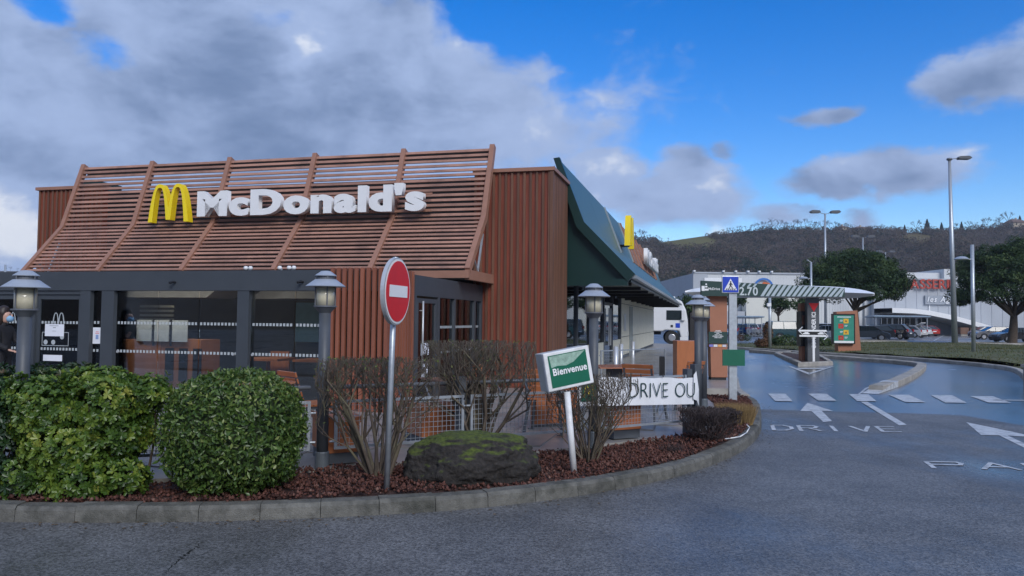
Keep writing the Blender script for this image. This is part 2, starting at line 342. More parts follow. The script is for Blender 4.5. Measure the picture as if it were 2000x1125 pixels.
# ================================================================== SETTING: ground, roads, bed, kerbs
m_asph = asphalt('old_asphalt', (.125, .126, .128), .50, .16, .55, .33, .47, .66, .30, .30, spec=.42)
m_asph2 = asphalt('new_wet_asphalt', (.018, .021, .026), .25, .16, .28, .30, .34, .60, .20, .25, spec=1.0, coat=.9, coat_r=.30)
m_lot = asphalt('car_park_asphalt', (.15, .16, .17), .2, .2, .5, .12, .35, .65, .1, .2)
def sheet(name, poly, z, mat, label=None, kind='structure', parent=None):
    tri = tessellate_polygon([[Vector((p[0], p[1], 0)) for p in poly]])
    mb = MB(); mb.add([(p[0], p[1], z) for p in poly], [tuple(t) for t in tri])
    o = mb.build(name, mat, parent)
    for p in o.data.polygons:
        if p.normal.z < 0: p.flip()
    if kind and not parent: o['kind'] = kind
    return o
def subdiv_curve(pts, n=6):
    """Catmull-Rom"""
    P = [Vector((*p[:2], 0)) for p in pts]; P = [P[0]*2-P[1]] + P + [P[-1]*2-P[-2]]; out = []
    for i in range(1, len(P)-2):
        for k in range(n):
            t = k/n; a, b, c, d = P[i-1], P[i], P[i+1], P[i+2]
            out.append(.5*((2*b)+(c-a)*t+(2*a-5*b+4*c-d)*t*t+(3*b-a-3*c+d)*t**3))
    out.append(P[-2]); return out
def resample(pts, step):
    P = [Vector((*p[:2], 0)) for p in pts]; out = [P[0]]; acc = 0
    for a, b in zip(P, P[1:]):
        L = (b-a).length; pos = step-acc
        while pos <= L: out.append(a+(b-a)*(pos/L)); pos += step
        acc = (acc+L) % step if L else acc
    if (out[-1]-P[-1]).length > step*.3: out.append(P[-1])
    return out
# ground reaching the horizon
sheet('ground', [(-2400, -470), (2400, -470), (2400, 880), (-2400, 880)], -.02, m_lot)
road_near = sheet('old_road', [(-60, -30), (60, -30), (60, 10.5), (14, 12.6)] + [tuple(G(x, y)[:2]) for x, y in ((2000, 831), (1880, 811), (1770, 807), (1600, 803), (1478, 799))] + [(1.0, 14.6), (-60, 14.6)], 0, m_asph)
sheet('drive_lane', [(1.0, 14.2), (14, 11.8), (60, 10.2), (60, 52), (20, 60), (-4, 75), (-4, 16)], -.006, m_asph2)

KERB = subdiv_curve([(-14, 6.9), (-9, 6.55), (-6, 6.28), (-4.05, 6.19), (-3.18, 6.2), (-2.35, 6.28), (-1.51, 6.43), (-.64, 6.66), (.02, 6.94), (.75, 7.38), (1.63, 8.1), (2.42, 9.06), (3.12, 10.19), (3.75, 11.6), (4.35, 13.4), (4.80, 14.9), (5.0, 16.0)], 6)
TERR = [(-14, 7.9), (-6, 7.3), (-4.5, 7.0), (-3.29, 7.17), (-1.97, 7.73), (-1.12, 8.15), (.37, 8.93), (1.3, 9.6), (2.33, 10.25), (2.95, 11.0), (3.35, 12.6), (3.75, 14.2), (3.95, 15.9)]
TZ = .16
def kerb(name, pts, step, w_, h, mat, inner=1, label=None, z0=-.03, gap=.0025, top=None):
    """kerb stones laid along a line; inner=+1: body lies to the left of the walking direction"""
    o = MB(); o.add([(pts[0][0], pts[0][1], -.1), (pts[0][0]+.01, pts[0][1], -.1), (pts[0][0], pts[0][1]+.01, -.1)], [(0, 1, 2)])
    root = bpy.data.objects.new(name, None); COL.objects.link(root); root['kind'] = 'structure'
    R = resample(pts, step)
    nrm = []
    for i in range(len(R)):
        t = (R[min(i+1, len(R)-1)]-R[max(i-1, 0)]).normalized(); nrm.append(Vector((-t.y, t.x, 0))*inner)
    for i in range(len(R)-1):
        a, b = R[i], R[i+1]; d = (b-a).normalized()*gap; jz = random.uniform(-.006, .006)
        vs = []
        for p, n in ((a+d, nrm[i]), (b-d, nrm[i+1])):
            for q, z in ((0, z0), (.012, h-.03), (.035, h), (w_-.01, h+.003), (w_, h-.012), (w_, z0)):
                vs.append(p+n*q+Vector((0, 0, z+jz*(z > 0))))
        fs = [(k, (k+1) % 6, 6+(k+1) % 6, 6+k) for k in range(6)] + [(5, 4, 3, 2, 1, 0), (6, 7, 8, 9, 10, 11)]
        MB().add(vs, fs).build('kerb_stone', mat, root)
    return root
kerb('kerb', KERB, .48, .17, .125, m_kerb, 1)

# mulch bed: gently mounded soil plus thousands of lava chips
bed = [tuple(p[:2]) for p in KERB] + [(5.05, 16.0), (3.95, 15.95)] + TERR[::-1][1:]
def in_poly(x, y, poly):
    c = np.zeros(len(x), bool); n = len(poly)
    for i in range(n):
        x0, y0 = poly[i][:2]; x1, y1 = poly[i-1][:2]
        hit = ((y0 > y) != (y1 > y)); xx = (x1-x0)*(y-y0)/((y1-y0) if y1 != y0 else 1e-9)+x0
        c ^= hit & (x < xx)
    return c
kin = []
KR = resample(KERB, .3)
for i in range(len(KR)):
    t = (KR[min(i+1, len(KR)-1)]-KR[max(i-1, 0)]).normalized(); kin.append(KR[i]+Vector((-t.y, t.x, 0))*.15)
bedpoly = [tuple(p[:2]) for p in kin] + [(4.9, 15.9)] + [(x, y+.03) for x, y in TERR[::-1]]
def bed_z(x, y): return .115 + .03*np.sin(x*1.7+y)*np.cos(y*1.3) + .02
sheet('mulch_bed', bedpoly, .11, m_soil)
nC = 30000
cx = RNG.uniform(-5.5, 5.0, nC*3); cy = RNG.uniform(6.1, 16, nC*3)
ok = in_poly(cx, cy, bedpoly); cx = cx[ok][:nC]; cy = cy[ok][:nC]; n = len(cx)
oct_v = np.array([(1, 0, 0), (0, 1, 0), (-1, 0, 0), (0, -1, 0), (0, 0, 1), (0, 0, -1)], float)
oct_f = np.array([(0, 1, 4), (1, 2, 4), (2, 3, 4), (3, 0, 4), (1, 0, 5), (2, 1, 5), (3, 2, 5), (0, 3, 5)])
sc = RNG.uniform(.009, .026, (n, 1, 1))*RNG.uniform(.55, 1.3, (n, 1, 3)); ang = RNG.uniform(0, 2*PI, n); tl = RNG.normal(0, .5, n)
v = oct_v[None]*sc*RNG.uniform(.6, 1.3, (n, 6, 1)); c, s_ = np.cos(ang)[:, None], np.sin(ang)[:, None]
x = v[:, :, 0]; y = v[:, :, 1]; z = v[:, :, 2]; ct, st = np.cos(tl)[:, None], np.sin(tl)[:, None]
y, z = y*ct-z*st, y*st+z*ct; x, y = x*c-y*s_, x*s_+y*c
V = np.stack([x+cx[:, None], y+cy[:, None], z+(bed_z(cx, cy)+RNG.uniform(-.012, .02, n))[:, None]], 2).reshape(-1, 3)
F = (oct_f[None]+(np.arange(n)*6)[:, None, None]).reshape(-1, 3)
m_chip = leafmat('lava_chip', [(.035, .016, .013), (.085, .033, .024), (.13, .055, .042), (.22, .135, .105)], .8, 0, .3)
tag(big_mesh('lava_chips', V, F, m_chip, rnd=np.repeat(RNG.beta(1.6, 2.4, n), 6)), 'reddish brown lava chips covering the planting bed', 'mulch', kind='stuff')

# terrace
terr_poly = TERR + [(3.95, 17.5), (5.15, 17.6), (6.2, 21), (9.6, 36), (12, 50), (6, 60), (-30, 60), (-30, 9)]
terrace = sheet('terrace', terr_poly, TZ-.014, m_slab)
def edge_wall(name, pts, z0, z1, mat):
    mb = MB()
    for a, b in zip(pts, pts[1:]): mb.add([(a[0], a[1], z0), (b[0], b[1], z0), (b[0], b[1], z1), (a[0], a[1], z1)], [(0, 1, 2, 3)])
    return mb.build(name, mat, terrace)
edge_wall('terrace_edge', TERR + [(3.95, 17.5), (5.15, 17.6), (6.2, 21), (9.6, 36), (12, 50)], 0, TZ-.014, m_kerb2)
BA = rad(14.5); BC = Vector((-1.95, 12.27, 0))
BU = Vector((math.cos(BA), -math.sin(BA), 0)); BV = Vector((math.sin(BA), math.cos(BA), 0))
def LB(a, b, z=0.0): return BC + BU*a + BV*b + Vector((0, 0, z))
slab_me = MB().bx(-.295, .295, -.295, .295, -.03, 0).build('paving_slab', m_slab, terrace).data
bpy.data.objects.remove(terrace.children[-1]) if False else None
first = [o for o in terrace.children if o.name.startswith('paving_slab')][0]
sh = [(p[0], p[1]) for p in TERR]; cnt = 0
tp = [(x, y+.12) for x, y in TERR] + [(4.6, 17.4), (4.6, 19), (-6, 13)]
for i in range(-8, 16):
    for j in range(-14, 8):
        p = LB(i*.6+.3, j*.6-.3)
        q = np.array([[p.x+dx, p.y+dy] for dx in (-.36, .36) for dy in (-.36, .36)])
        if not in_poly(q[:, 0], q[:, 1], tp).all(): continue
        if i*.6+.3 < 0.05 and j*.6-.3 > -.3: continue
        if p.y > 17: continue
        cnt += 1
        if cnt > 295: break
        o = first if cnt == 1 else inst('paving_slab', slab_me, terrace)
        o.location = (p.x, p.y, TZ + random.uniform(-.002, .002)); o.rotation_euler = (0, 0, -BA)
# kerb of the terrace towards the drive lane
kerb('terrace_kerb', [(5.0, 16.1), (5.25, 17.6), (6.2, 21), (7.6, 27), (9.4, 35), (11.4, 47)], .9, .2, .15, m_kerb2, 1)

# grass verge with its kerb, median kerb, order island
okl = [(11.5, 17.0), (12.9, 19.2), (15.1, 22.7), (17.9, 27.6), (18.6, 30.9), (18.4, 34.3), (17.7, 36.9), (16.2, 40.3), (14.2, 46.7), (12.9, 52)]
OK = subdiv_curve(okl, 5)
kerb('verge_kerb', OK, .9, .2, .14, m_kerb2, -1)
vp = [tuple(p[:2]) for p in OK] + [(14, 56), (24, 62), (33, 68), (40, 68), (41, 58), (60, 50), (60, 12), (13, 12)]
mbv = MB()
# verge surface: low mound built as a grid
xs = np.arange(12, 61, .8); ys = np.arange(13, 69, .8); gx, gy = np.meshgrid(xs, ys); inside = in_poly(gx.ravel(), gy.ravel(), [(p[0]+(.18 if p[0] < 19.5 and p[1] < 50 else 0), p[1]) for p in vp]).reshape(gx.shape)
def verge_z(x, y):
    return .10 + .28*np.exp(-(((x-27)/9)**2+((y-36)/12)**2)) + .05*np.sin(x*.9)*np.cos(y*.7)
gz = verge_z(gx, gy); V = np.stack([gx, gy, gz], 2).reshape(-1, 3); nx = len(xs); F = []
for j in range(len(ys)-1):
    for i in range(nx-1):
        if inside[j, i] or inside[j, i+1] or inside[j+1, i] or inside[j+1, i+1]:
            k = [inside[j, i], inside[j, i+1], inside[j+1, i], inside[j+1, i+1]]
            if sum(k) >= 4: F.append((j*nx+i, j*nx+i+1, (j+1)*nx+i+1, (j+1)*nx+i))
sheet('verge_base', [(p[0]+.1, p[1]) for p in vp], .075, m_grass)
vo = big_mesh('grass_verge', V, np.array(F), m_grass, smooth=True); vo['kind'] = 'structure'
nB = 26000; bx_ = RNG.uniform(13, 46, nB*2); by_ = RNG.uniform(16, 66, nB*2); ok = in_poly(bx_, by_, [(p[0]+.3, p[1]) for p in vp]); bx_ = bx_[ok][:nB]; by_ = by_[ok][:nB]; n = len(bx_)
hgt = RNG.uniform(.03, .10, n); a = RNG.uniform(0, PI, n); bz = verge_z(bx_, by_); wd = .02
V = np.stack([np.stack([bx_-wd*np.cos(a), by_-wd*np.sin(a), bz-.01], 1), np.stack([bx_+wd*np.cos(a), by_+wd*np.sin(a), bz-.01], 1), np.stack([bx_+RNG.normal(0, .03, n), by_+RNG.normal(0, .03, n), bz+hgt], 1)], 1).reshape(-1, 3)
m_blade = leafmat('grass_blade', [(.045, .06, .018), (.085, .10, .03), (.15, .13, .055)], .8, .2)
tag(big_mesh('grass', V, np.arange(3*n).reshape(-1, 3), m_blade, rnd=np.repeat(RNG.random(n), 3)), 'short tired winter grass on the verge', 'grass', kind='stuff')

MED = subdiv_curve([(8.75, 18.9), (10.4, 21.2), (12.8, 24.9), (14.9, 28.4), (15.9, 30.4), (15.9, 32.0), (15.4, 34.2), (14.4, 38), (13.2, 43)], 5)
med = kerb('median_kerb', MED, .8, .34, .15, m_kerb2, -1)
# white painted ramp stone at the tip
p0, p1 = Vector((8.35, 18.35, 0)), Vector((9.9, 20.5, 0)); d = (p1-p0).normalized(); nn = Vector((d.y, -d.x, 0))
MB().add([p0, p0+nn*.36, p1-d*.3+nn*.36+Vector((0, 0, .155)), p1-d*.3+Vector((0, 0, .155)), p1+nn*.36+Vector((0, 0, .155)), p1+Vector((0, 0, .155)), p1+nn*.36, p1],
         [(0, 1, 2, 3), (3, 2, 4, 5), (0, 3, 5, 7), (1, 6, 4, 2)]).build('painted_kerb_ramp', m_paint, med)
ISL = [tuple(G(x, y)[:2]) for x, y in ((1512, 694), (1560, 716), (1628, 713), (1604, 698), (1545, 690))]
isl_loop = ISL + [ISL[0]]
isl = kerb('island_kerb', isl_loop, .9, .2, .15, m_kerb2, 1)
ctr = Vector((sum(p[0] for p in ISL)/5, sum(p[1] for p in ISL)/5, 0))
sheet('island_soil', [tuple((ctr+(Vector((*p, 0))-ctr)*.94)[:2]) for p in ISL], .10, m_soil)

# painted markings (parts of the road they lie on)
marks = bpy.data.objects.new('road_markings', None); COL.objects.link(marks); marks['kind'] = 'structure'
def paint(name, pix, z=.005): return sheet(name, [tuple(G(x, y)[:2]) for x, y in pix], z, m_paint, parent=marks)
def paintw(name, poly, z=.005): return sheet(name, poly, z, m_paint, parent=marks)
# zebra of short stripes: stripes lie along the lane direction
for k, (x0, x1, y0, y1) in enumerate([(1500, 1548, 769, 784), (1578, 1634, 769, 783), (1658, 1712, 770, 784), (1735, 1808, 771, 786), (1818, 1888, 772, 787), (1895, 1975, 774, 787)]):
    sh_ = (1548-1500) if k == 0 else 22 + k*1.5; wd = 34 + k*2
    paint('crossing_stripe', [(x0, y0), (x0+wd, y0+.4), (x1, y1), (x1-wd, y1-.4)])
paint('lane_line', [(1700, 755), (1682, 785-16), (1675, 771), (1690, 758)])
paint('lane_line', [(1681, 785), (1694, 785), (1771, 830), (1756, 831)], .005)
paint('straight_arrow', [(1577, 787), (1627, 803), (1605, 803), (1625, 823), (1608, 824.5), (1585, 803.5), (1563, 803)])
paint('turn_arrow', [(1887, 825), (2030, 855), (1968, 851), (2040, 885), (2010, 880), (1952, 851), (1916, 850)])
for seg in ([(1540, 716), (1546, 716), (1582, 728.5), (1580, 732)], [(1630, 715.5), (1624, 716), (1580, 728.5), (1580, 732)], [(1555, 719), (1612, 718.5), (1606, 721), (1562, 721)]):
    paint('give_way_mark', seg)
paint('bay_line', [(1940, 781), (2010, 781.5), (2010, 783), (1940, 782)])
paint('bay_line', [(1855, 648), (1857, 648), (1814, 672), (1811, 672)], .004)
def glyph_strokes(ch):
    return {'D': [((0, 0), (0, 1)), ((0, 1), (.6, 1)), ((.6, 1), (1, .7)), ((1, .7), (1, .3)), ((1, .3), (.6, 0)), ((.6, 0), (0, 0))],
            'R': [((0, 0), (0, 1)), ((0, 1), (.8, 1)), ((.8, 1), (1, .8)), ((1, .8), (.8, .5)), ((.8, .5), (0, .5)), ((.45, .5), (1, 0))],
            'I': [((.4, 0), (.4, 1))], 'V': [((0, 1), (.5, 0)), ((.5, 0), (1, 1))],
            'E': [((0, 0), (0, 1)), ((0, 1), (.9, 1)), ((0, .5), (.75, .5)), ((0, 0), (.9, 0))],
            'P': [((0, 0), (0, 1)), ((0, 1), (.9, 1)), ((.9, 1), (1, .78)), ((1, .78), (.9, .5)), ((.9, .5), (0, .5))],
            'A': [((0, 0), (.5, 1)), ((.5, 1), (1, 0)), ((.2, .35), (.8, .35))],
            'K': [((0, 0), (0, 1)), ((0, .45), (1, 1)), ((.3, .6), (1, 0))], 'N': [((0, 0), (0, 1)), ((0, 1), (1, 0)), ((1, 0), (1, 1))],
            'G': [((1, .85), (.7, 1)), ((.7, 1), (.3, 1)), ((.3, 1), (0, .7)), ((0, .7), (0, .3)), ((0, .3), (.3, 0)), ((.3, 0), (1, 0)), ((1, 0), (1, .45)), ((1, .45), (.6, .45))]}[ch]
def road_word(word, bl, br, tl, st):
    """letters painted in the plane of the road; bl, br base corners, tl top of first letter (world xy)"""
    bl, br, tl = (Vector((*p[:2], 0)) for p in (bl, br, tl)); ex = (br-bl)/(len(word)*1.45-.45); ey = tl-bl
    for k, ch in enumerate(word):
        o = bl + ex*k*1.45; mb = MB()
        for q, (a, b) in enumerate(glyph_strokes(ch)):
            A = o+ex*a[0]+ey*a[1]; B = o+ex*b[0]+ey*b[1]; d = (B-A).normalized(); s_ = Vector((-d.y, d.x, 0))*st/2; zz = Vector((0, 0, .005+q*.0008))
            A = A-d*st*.4; B = B+d*st*.4
            mb.add([A-s_+zz, B-s_+zz, B+s_+zz, A+s_+zz], [(0, 1, 2, 3)])
        mb.build('road_letter', m_paint, marks)
road_word('DRIVE', G(1512, 841), G(1762, 844), G(1508, 831), .062)
road_word('PARKING', G(1824, 914), Vector((8.6, 8.65, 0)), G(1808, 902), .056)
# tar crack in the old road
mbc = MB(); cp = [G(x, y) for x, y in ((318, 1124), (331, 1110), (344, 1098), (352, 1093), (357, 1087), (368, 1081), (373, 1075), (383, 1071), (389, 1063), (398, 1058))]
cp = [a.lerp(b, k/5)+Vector((random.gauss(0, .010), random.gauss(0, .010), 0)) for a, b in zip(cp, cp[1:]) for k in range(5)]
cw = [max(.0015, .0075*math.sin(PI*min(1, i/len(cp)*1.05))*random.uniform(.35, 1.4)) for i in range(len(cp))]
for i in range(len(cp)-1):
    wd = cw[i]; s0 = Vector((wd, .3*wd, 0)); wd = cw[i+1]; s1 = Vector((wd, .3*wd, 0)); zz = Vector((0, 0, .003))
    mbc.add([cp[i]-s0+zz, cp[i]+s0+zz, cp[i+1]+s1+zz, cp[i+1]-s1+zz], [(0, 1, 2, 3)])
tag(mbc.build('road_crack', m_black, road_near))
# leaf litter in the gutter
mL = MB()
for k in range(260):
    t = random.random(); p = KERB[int((.2+.8*t)*(len(KERB)-1))]; q = p+Vector((random.gauss(.1, .12)*.7, -abs(random.gauss(.02, .12)), 0))
    s_ = random.uniform(.006, .022); a = random.uniform(0, PI); d = Vector((math.cos(a), math.sin(a), 0))*s_; e = Vector((-d.y, d.x, 0))*.5
    h = Vector((0, 0, .006+random.random()*.006)); mL.add([q-d+h, q+e+h*1.5, q+d+h, q-e+h], [(0, 1, 2, 3)])
m_litter = M('leaf_litter', (.09, .06, .03), .9, 0, .5, 30)
tag(mL.build('leaf_litter', m_litter, norm=False), 'dry leaf scraps and grit along the kerb', 'litter', kind='stuff')

# ================================================================== RESTAURANT
rest = thing('restaurant', 'fast-food restaurant with slatted wooden mansard roof, dark grey glazed porch and wood-clad corner', 'restaurant', BC, -BA)
def bpart(mb, name, mat, parent=rest, **k): return mb.build(name, mat, parent, **k)
# main hall
hall = bpart(MB().bx(-12.3, 1.44, 5.36, 37.8, 0, 4.72).bx(-12.25, 1.4, 5.4, 5.5, 4.72, 4.93).bx(-12.25, 1.4, 5.52, 37.7, 4.72, 4.76), 'hall_wall', m_dark)
# wood-clad corner towers: backing boards with proud fins
def tower(x0, x1, y0, y1, side_len, topz):
    t = bpart(MB().bx(x0, x1, y0, y0+.16, .1, topz-.02), 'corner_cladding', m_board)
    fin = None; n = int((x1-x0)/.142)
    for k in range(n+1):
        xx = x0+.04+k*(x1-x0-.08)/n
        if fin is None: fin = MB().bx(-.026, .026, -.034, 0, TZ, topz-.03).build('cladding_fin', m_fin, t); fin.location = (xx, y0, 0)
        else: inst('cladding_fin', fin.data, t, (xx, y0, 0))
    if side_len:
        MB().bx(x1-.16, x1-.003, y0+.16, y0+side_len, .1, topz-.02).build('side_board', m_board, t)
        n2 = int(side_len/.142)
        for k in range(n2+1):
            inst('cladding_fin', fin.data, t, (x1-.002, y0+.05+k*(side_len-.1)/n2, 0), (0, 0, PI/2))
        MB().bx(x1-.02, x1+.055, y0-.055, y0+.02, TZ, topz-.03).build('corner_trim', m_fin, t)
        MB().bx(x0-.02, x1+.08, y0-.08, y0+.2, topz-.03, topz+.05).bx(x1-.2, x1+.08, y0+.2, y0+side_len+.02, topz-.028, topz+.049).build('coping', m_rib, t)
    else:
        MB().bx(x0-.06, x1+.06, y0-.08, y0+.2, topz-.03, topz+.05).build('coping', m_rib, t)
    return t
tw = tower(-.24, 1.55, 5.2, 0, 1.85, 5.0)
tw2 = tower(-12.4, -10.35, 5.2, 0, 0, 5.0)
# left flank board of the hall, seen past the screen
bpart(MB().bx(-12.42, -12.3, 5.3, 12, .1, 4.98), 'flank_board', m_board)
bpart(MB().bx(-11.9, -11.3, 5.9, 6.9, 4.7, 5.35), 'roof_unit', m_green)

# slatted mansard screen
TOP, BEND, EAVE = (5.12, 5.53), (4.52, 3.88), (3.40, 2.66)      # (depth, height)
RX = [-10.92, -8.80, -6.55, -4.22, -1.94, .20]
screen = bpart(MB().bx(RX[0], RX[-1], EAVE[0]-.02, EAVE[0]+.07, EAVE[1]-.16, EAVE[1]-.05), 'roof_screen', m_rib)
tag(screen, 'reddish brown slatted mansard screen')
for k, x in enumerate(RX):
    hw = .055; o = .055; th = .15
    def off(a, b):                                          # normal offset of a profile segment
        d = Vector((b[0]-a[0], b[1]-a[1])).normalized(); return Vector((-d.y, d.x))
    n1 = off(TOP, BEND); n2 = off(BEND, EAVE); n1 = n1 if n1.x < 0 else -n1; n2 = n2 if n2.x < 0 else -n2; nb = (n1+n2).normalized()
    t_, b_, e_ = Vector(TOP), Vector(BEND), Vector(EAVE)
    up = (t_-b_).normalized()*.06
    pr = [t_+up+n1*o, b_+nb*o, e_+n2*o, e_-n2*(th-o), b_-nb*(th-o), t_+up-n1*(th-o)]
    mbr = MB(); n = 6
    vs = [(x-hw, p.x, p.y) for p in pr] + [(x+hw, p.x, p.y) for p in pr]
    mbr.add(vs, [(0, 1, 4, 5), (1, 2, 3, 4), (11, 10, 7, 6), (10, 9, 8, 7)] + [(i, (i+1) % 6, 6+(i+1) % 6, 6+i) for i in range(6)])
    mbr.build('rib', m_rib, screen)
for k in range(5):
    x0, x1 = RX[k]+.05, RX[k+1]-.05; me = None
    for a, b, n, wd in ((TOP, BEND, 14, .063), (BEND, EAVE, 13, .064)):
        ang = math.atan2(b[0]-a[0], -(b[1]-a[1]))
        for i in range(n):
            t = (i+.4)/n; y = a[0]+(b[0]-a[0])*t; z = a[1]+(b[1]-a[1])*t
            if me is None:
                o = MB().box((0, 0, 0), (x1-x0, .024, wd)).build('slat', m_screen, screen); me = o.data
            else: o = inst('slat', me, screen)
            o.location = ((x0+x1)/2, y+random.uniform(-.003, .003), z+random.uniform(-.004, .004)); o.rotation_euler = (ang+random.uniform(-.04, .04), random.uniform(-.0012, .0012), 0)
# eave beam, brackets, top rail
MB().bx(RX[0]-.02, RX[-1]+.055, EAVE[0]-.09, EAVE[0]-.02, EAVE[1]-.17, EAVE[1]-.02).build('eave_board', m_rib, screen)
for x in (RX[0], RX[-1]):
    MB().bx(x-.05, x+.05, EAVE[0]-.02, 5.2, EAVE[1]-.2, EAVE[1]+.0).build('bracket', m_rib, screen)
    MB().beam((x, 4.1, EAVE[1]), (x, 4.45, 3.5), .04, .04).beam((x, 4.1, EAVE[1]), (x, 3.75, 3.0), .03, .03).build('strut', m_galv, screen)
MB().bx(RX[0], RX[-1], 3.36, 5.3, 2.6, 2.62).build('soffit', m_dark, screen)
MB().bx(RX[0]+.05, RX[-1]-.05, 5.19, 5.27, 5.30, 5.50).build('top_beam', m_dark, screen)

# sign on the screen: arches and letters on two dark rails
sg = bpart(MB().bx(-8.1, -1.0, 4.44, 4.49, 4.02, 4.07).bx(-8.1, -1.0, 4.50, 4.54, 4.40, 4.45), 'sign_rails', m_rib)
def arches(w_, h, n=14, leg=.20, mid=.17):
    """two tall arches sharing a middle leg, as one outline (x centred, base at 0)"""
    W = w_/2; out = []
    def oc(t): return (t, h*(1-abs(t)**2.35))
    R = W*.545; c = W-R; Ri = R-leg*W
    k = 0
    xs = [-1+2*i/(2*n) for i in range(2*n+1)]
    left = [(-c+R*x, h*(1-abs(x)**2.6)) for x in xs if -c+R*x <= 0]
    ycross = left[-1][1]; left = [p for p in left if p[0] < -1e-6] + [(0, h*(1-(c/R)**2.6))]
    right = [(-x, y) for x, y in left[::-1]][1:]
    hi = h*.915
    inn = [(-c+Ri*x*(1.0 if x < 0 else 1.0), hi*(1-abs(x)**3.0)) for x in xs]
    inn = [(x, y) for x, y in inn if y >= 0]
    innL = [(x, max(y, 0)) for x, y in inn]
    xm = innL[-1][0]
    outl = left + right
    rin = [(-x, y) for x, y in innL]                # from right foot inner up and over to the middle
    mb_ = h*.06
    res = outl + [p for p in rin[:-1]] + [(-xm, mb_), (xm, mb_)] + [p for p in innL[::-1][1:]]
    return res
arch = arches(1.13, .92)
yo = MB().prism(arch, (-7.58, 4.22, 3.90), (1, 0, 0), (0, 0, 1), -.17).build('arches_logo', m_yellow, sg); tag(yo, 'yellow double-arch emblem')
MB().prism([(x*.97, y*.985+.004) for x, y in arch], (-7.58, 4.216, 3.90), (1, 0, 0), (0, 0, 1), -.002).build('arches_face', M('yellow_face', (.95, .74, .02), .3, 0, .03, 3), yo)
xs = [(-6.37, 'M'), (-5.88, 'c'), (-5.30, 'D'), (-4.60, 'o'), (-3.90, 'n'), (-3.24, 'a'), (-2.74, 'l'), (-2.22, 'd'), (-1.78, "'"), (-1.36, 's')]
word = "McDonald's"
lt = text('sign_letters', word, 0.80, m_white, sg, (0, 0, 0), ext=.07, off=.030, space=1.03)
co = np.array([v.co[:] for v in lt.data.vertices]); w0, w1 = co[:, 0].min(), co[:, 0].max(); h0, h1 = co[:, 1].min(), co[:, 1].max()
bpy.data.objects.remove(lt)
# place letter by letter so that each is an object of its own
def letters(word, size, mat, parent, x0, x1, y, z0, z1, ext, off, name='letter', rot=(PI/2, 0, 0), shear=0.0, gapf=.0):
    obs = []; ws = []
    for ch in word:
        if ch == ' ': ws.append((0, size*.25, 0, 0)); obs.append(None); continue
        o = text(name, ch, size, mat, parent, (0, 0, 0), rot, ext, off, 'LEFT', shear=shear)
        c = np.array([v.co[:] for v in o.data.vertices]); ws.append((c[:, 0].min(), c[:, 0].max(), c[:, 1].min(), c[:, 1].max())); obs.append(o)
    caph = max(b[3] for b in ws); base = min(b[2] for ch, b in zip(word, ws) if ch not in "gpqyj'")
    sz = (z1-z0)/(caph-base); tot = sum(b[1]-b[0] for b in ws); gap = gapf*size
    sx = (x1-x0-gap*(len(word)-1))/tot; x = x0
    for o, b, ch in zip(obs, ws, word):
        if o is None: x += (b[1]-b[0])*sx+gap; continue
        o.scale = (sx, sz, 1); o.location = (x-b[0]*sx, y, z0-base*sz); x += (b[1]-b[0])*sx+gap
    return obs
letters(word, .8, m_white, sg, -6.76, -1.06, 4.26, 4.0, 4.63, .075, .040, gapf=.065)

# ---------- glazed porch
por = bpart(MB().bx(-10.2, -1.06, 0.0, .22, 2.10, 2.44).bx(-.02-1.04, -.02, .03, .2, 2.10, 2.40), 'porch_fascia', m_grey)
roofp = bpart(MB().bx(-10.15, -.03, .05, 5.2, 2.36, 2.42), 'porch_roof', m_dark)
bpart(MB().bx(-10.2, -.06, .1, 5.2, .1, TZ+.004), 'porch_floor', M('porch_floor_tile', (.10, .09, .085), .35, 0, .1, 2))
bpart(MB().bx(-10.1, -.3, 5.05, 5.14, TZ, 2.36), 'porch_back_wall', M('porch_back', (.06, .06, .065), .6, 0, .2, 2))
posts = [(-5.53, -5.27), (-2.78, -2.56), (-1.24, -1.03), (-5.99, -5.77), (-7.10, -6.98), (-8.15, -8.05), (-10.2, -10.0)]
for a, b in posts: MB().bx(a, b, .01, .2, TZ-.05, 2.11).build('mullion', m_grey, por)
MB().bx(-8.05, -5.99, .03, .17, 2.03, 2.101).build('door_header', m_grey, por)
def pane(x0, x1, z0, z1, y=.10, parent=por, name='glass_pane'): return MB().bx(x0, x1, y-.006, y+.006, z0, z1).build(name, m_glass, parent)
pnl = [(-5.77, -5.53), (-5.27, -4.415), (-4.405, -3.585), (-3.575, -2.78), (-2.56, -1.745), (-1.735, -1.24), (-10.0, -8.15)]
for a, b in pnl: pane(a+.004, b-.004, TZ+.03, 2.10)
for a, b in ((-5.27, -2.78), (-2.56, -1.24), (-5.77, -5.53)):
    MB().bx(a, b, .05, .16, TZ-.02, TZ+.03).build('sill_rail', m_grey, por)
def dots(x0, x1, z, y=.09, parent=por):
    mb = MB(); n = int((x1-x0)/.064)
    for k in range(n): mb.bx(x0+.01+k*(x1-x0)/n, x0+.052+k*(x1-x0)/n, y-.001, y, z-.024, z+.024)
    return tag(mb.build('safety_dots', M_DOT, parent), kind='stuff')
M_DOT = M('frosted_film', (.42, .46, .48), .7, 0, .05, 5)
for a, b in ((-5.25, -4.43), (-4.39, -3.6), (-3.56, -2.8), (-2.54, -1.77), (-1.72, -1.26), (-5.76, -5.54)):
    dots(a, b, 1.53); dots(a, b, 1.03)
for x in (-5.2, -2.87, -2.5): MB().cyl((x, .085, 1.02), (x, .05, 1.02), .022, .022, 10).build('glass_fixing', m_alu, por)
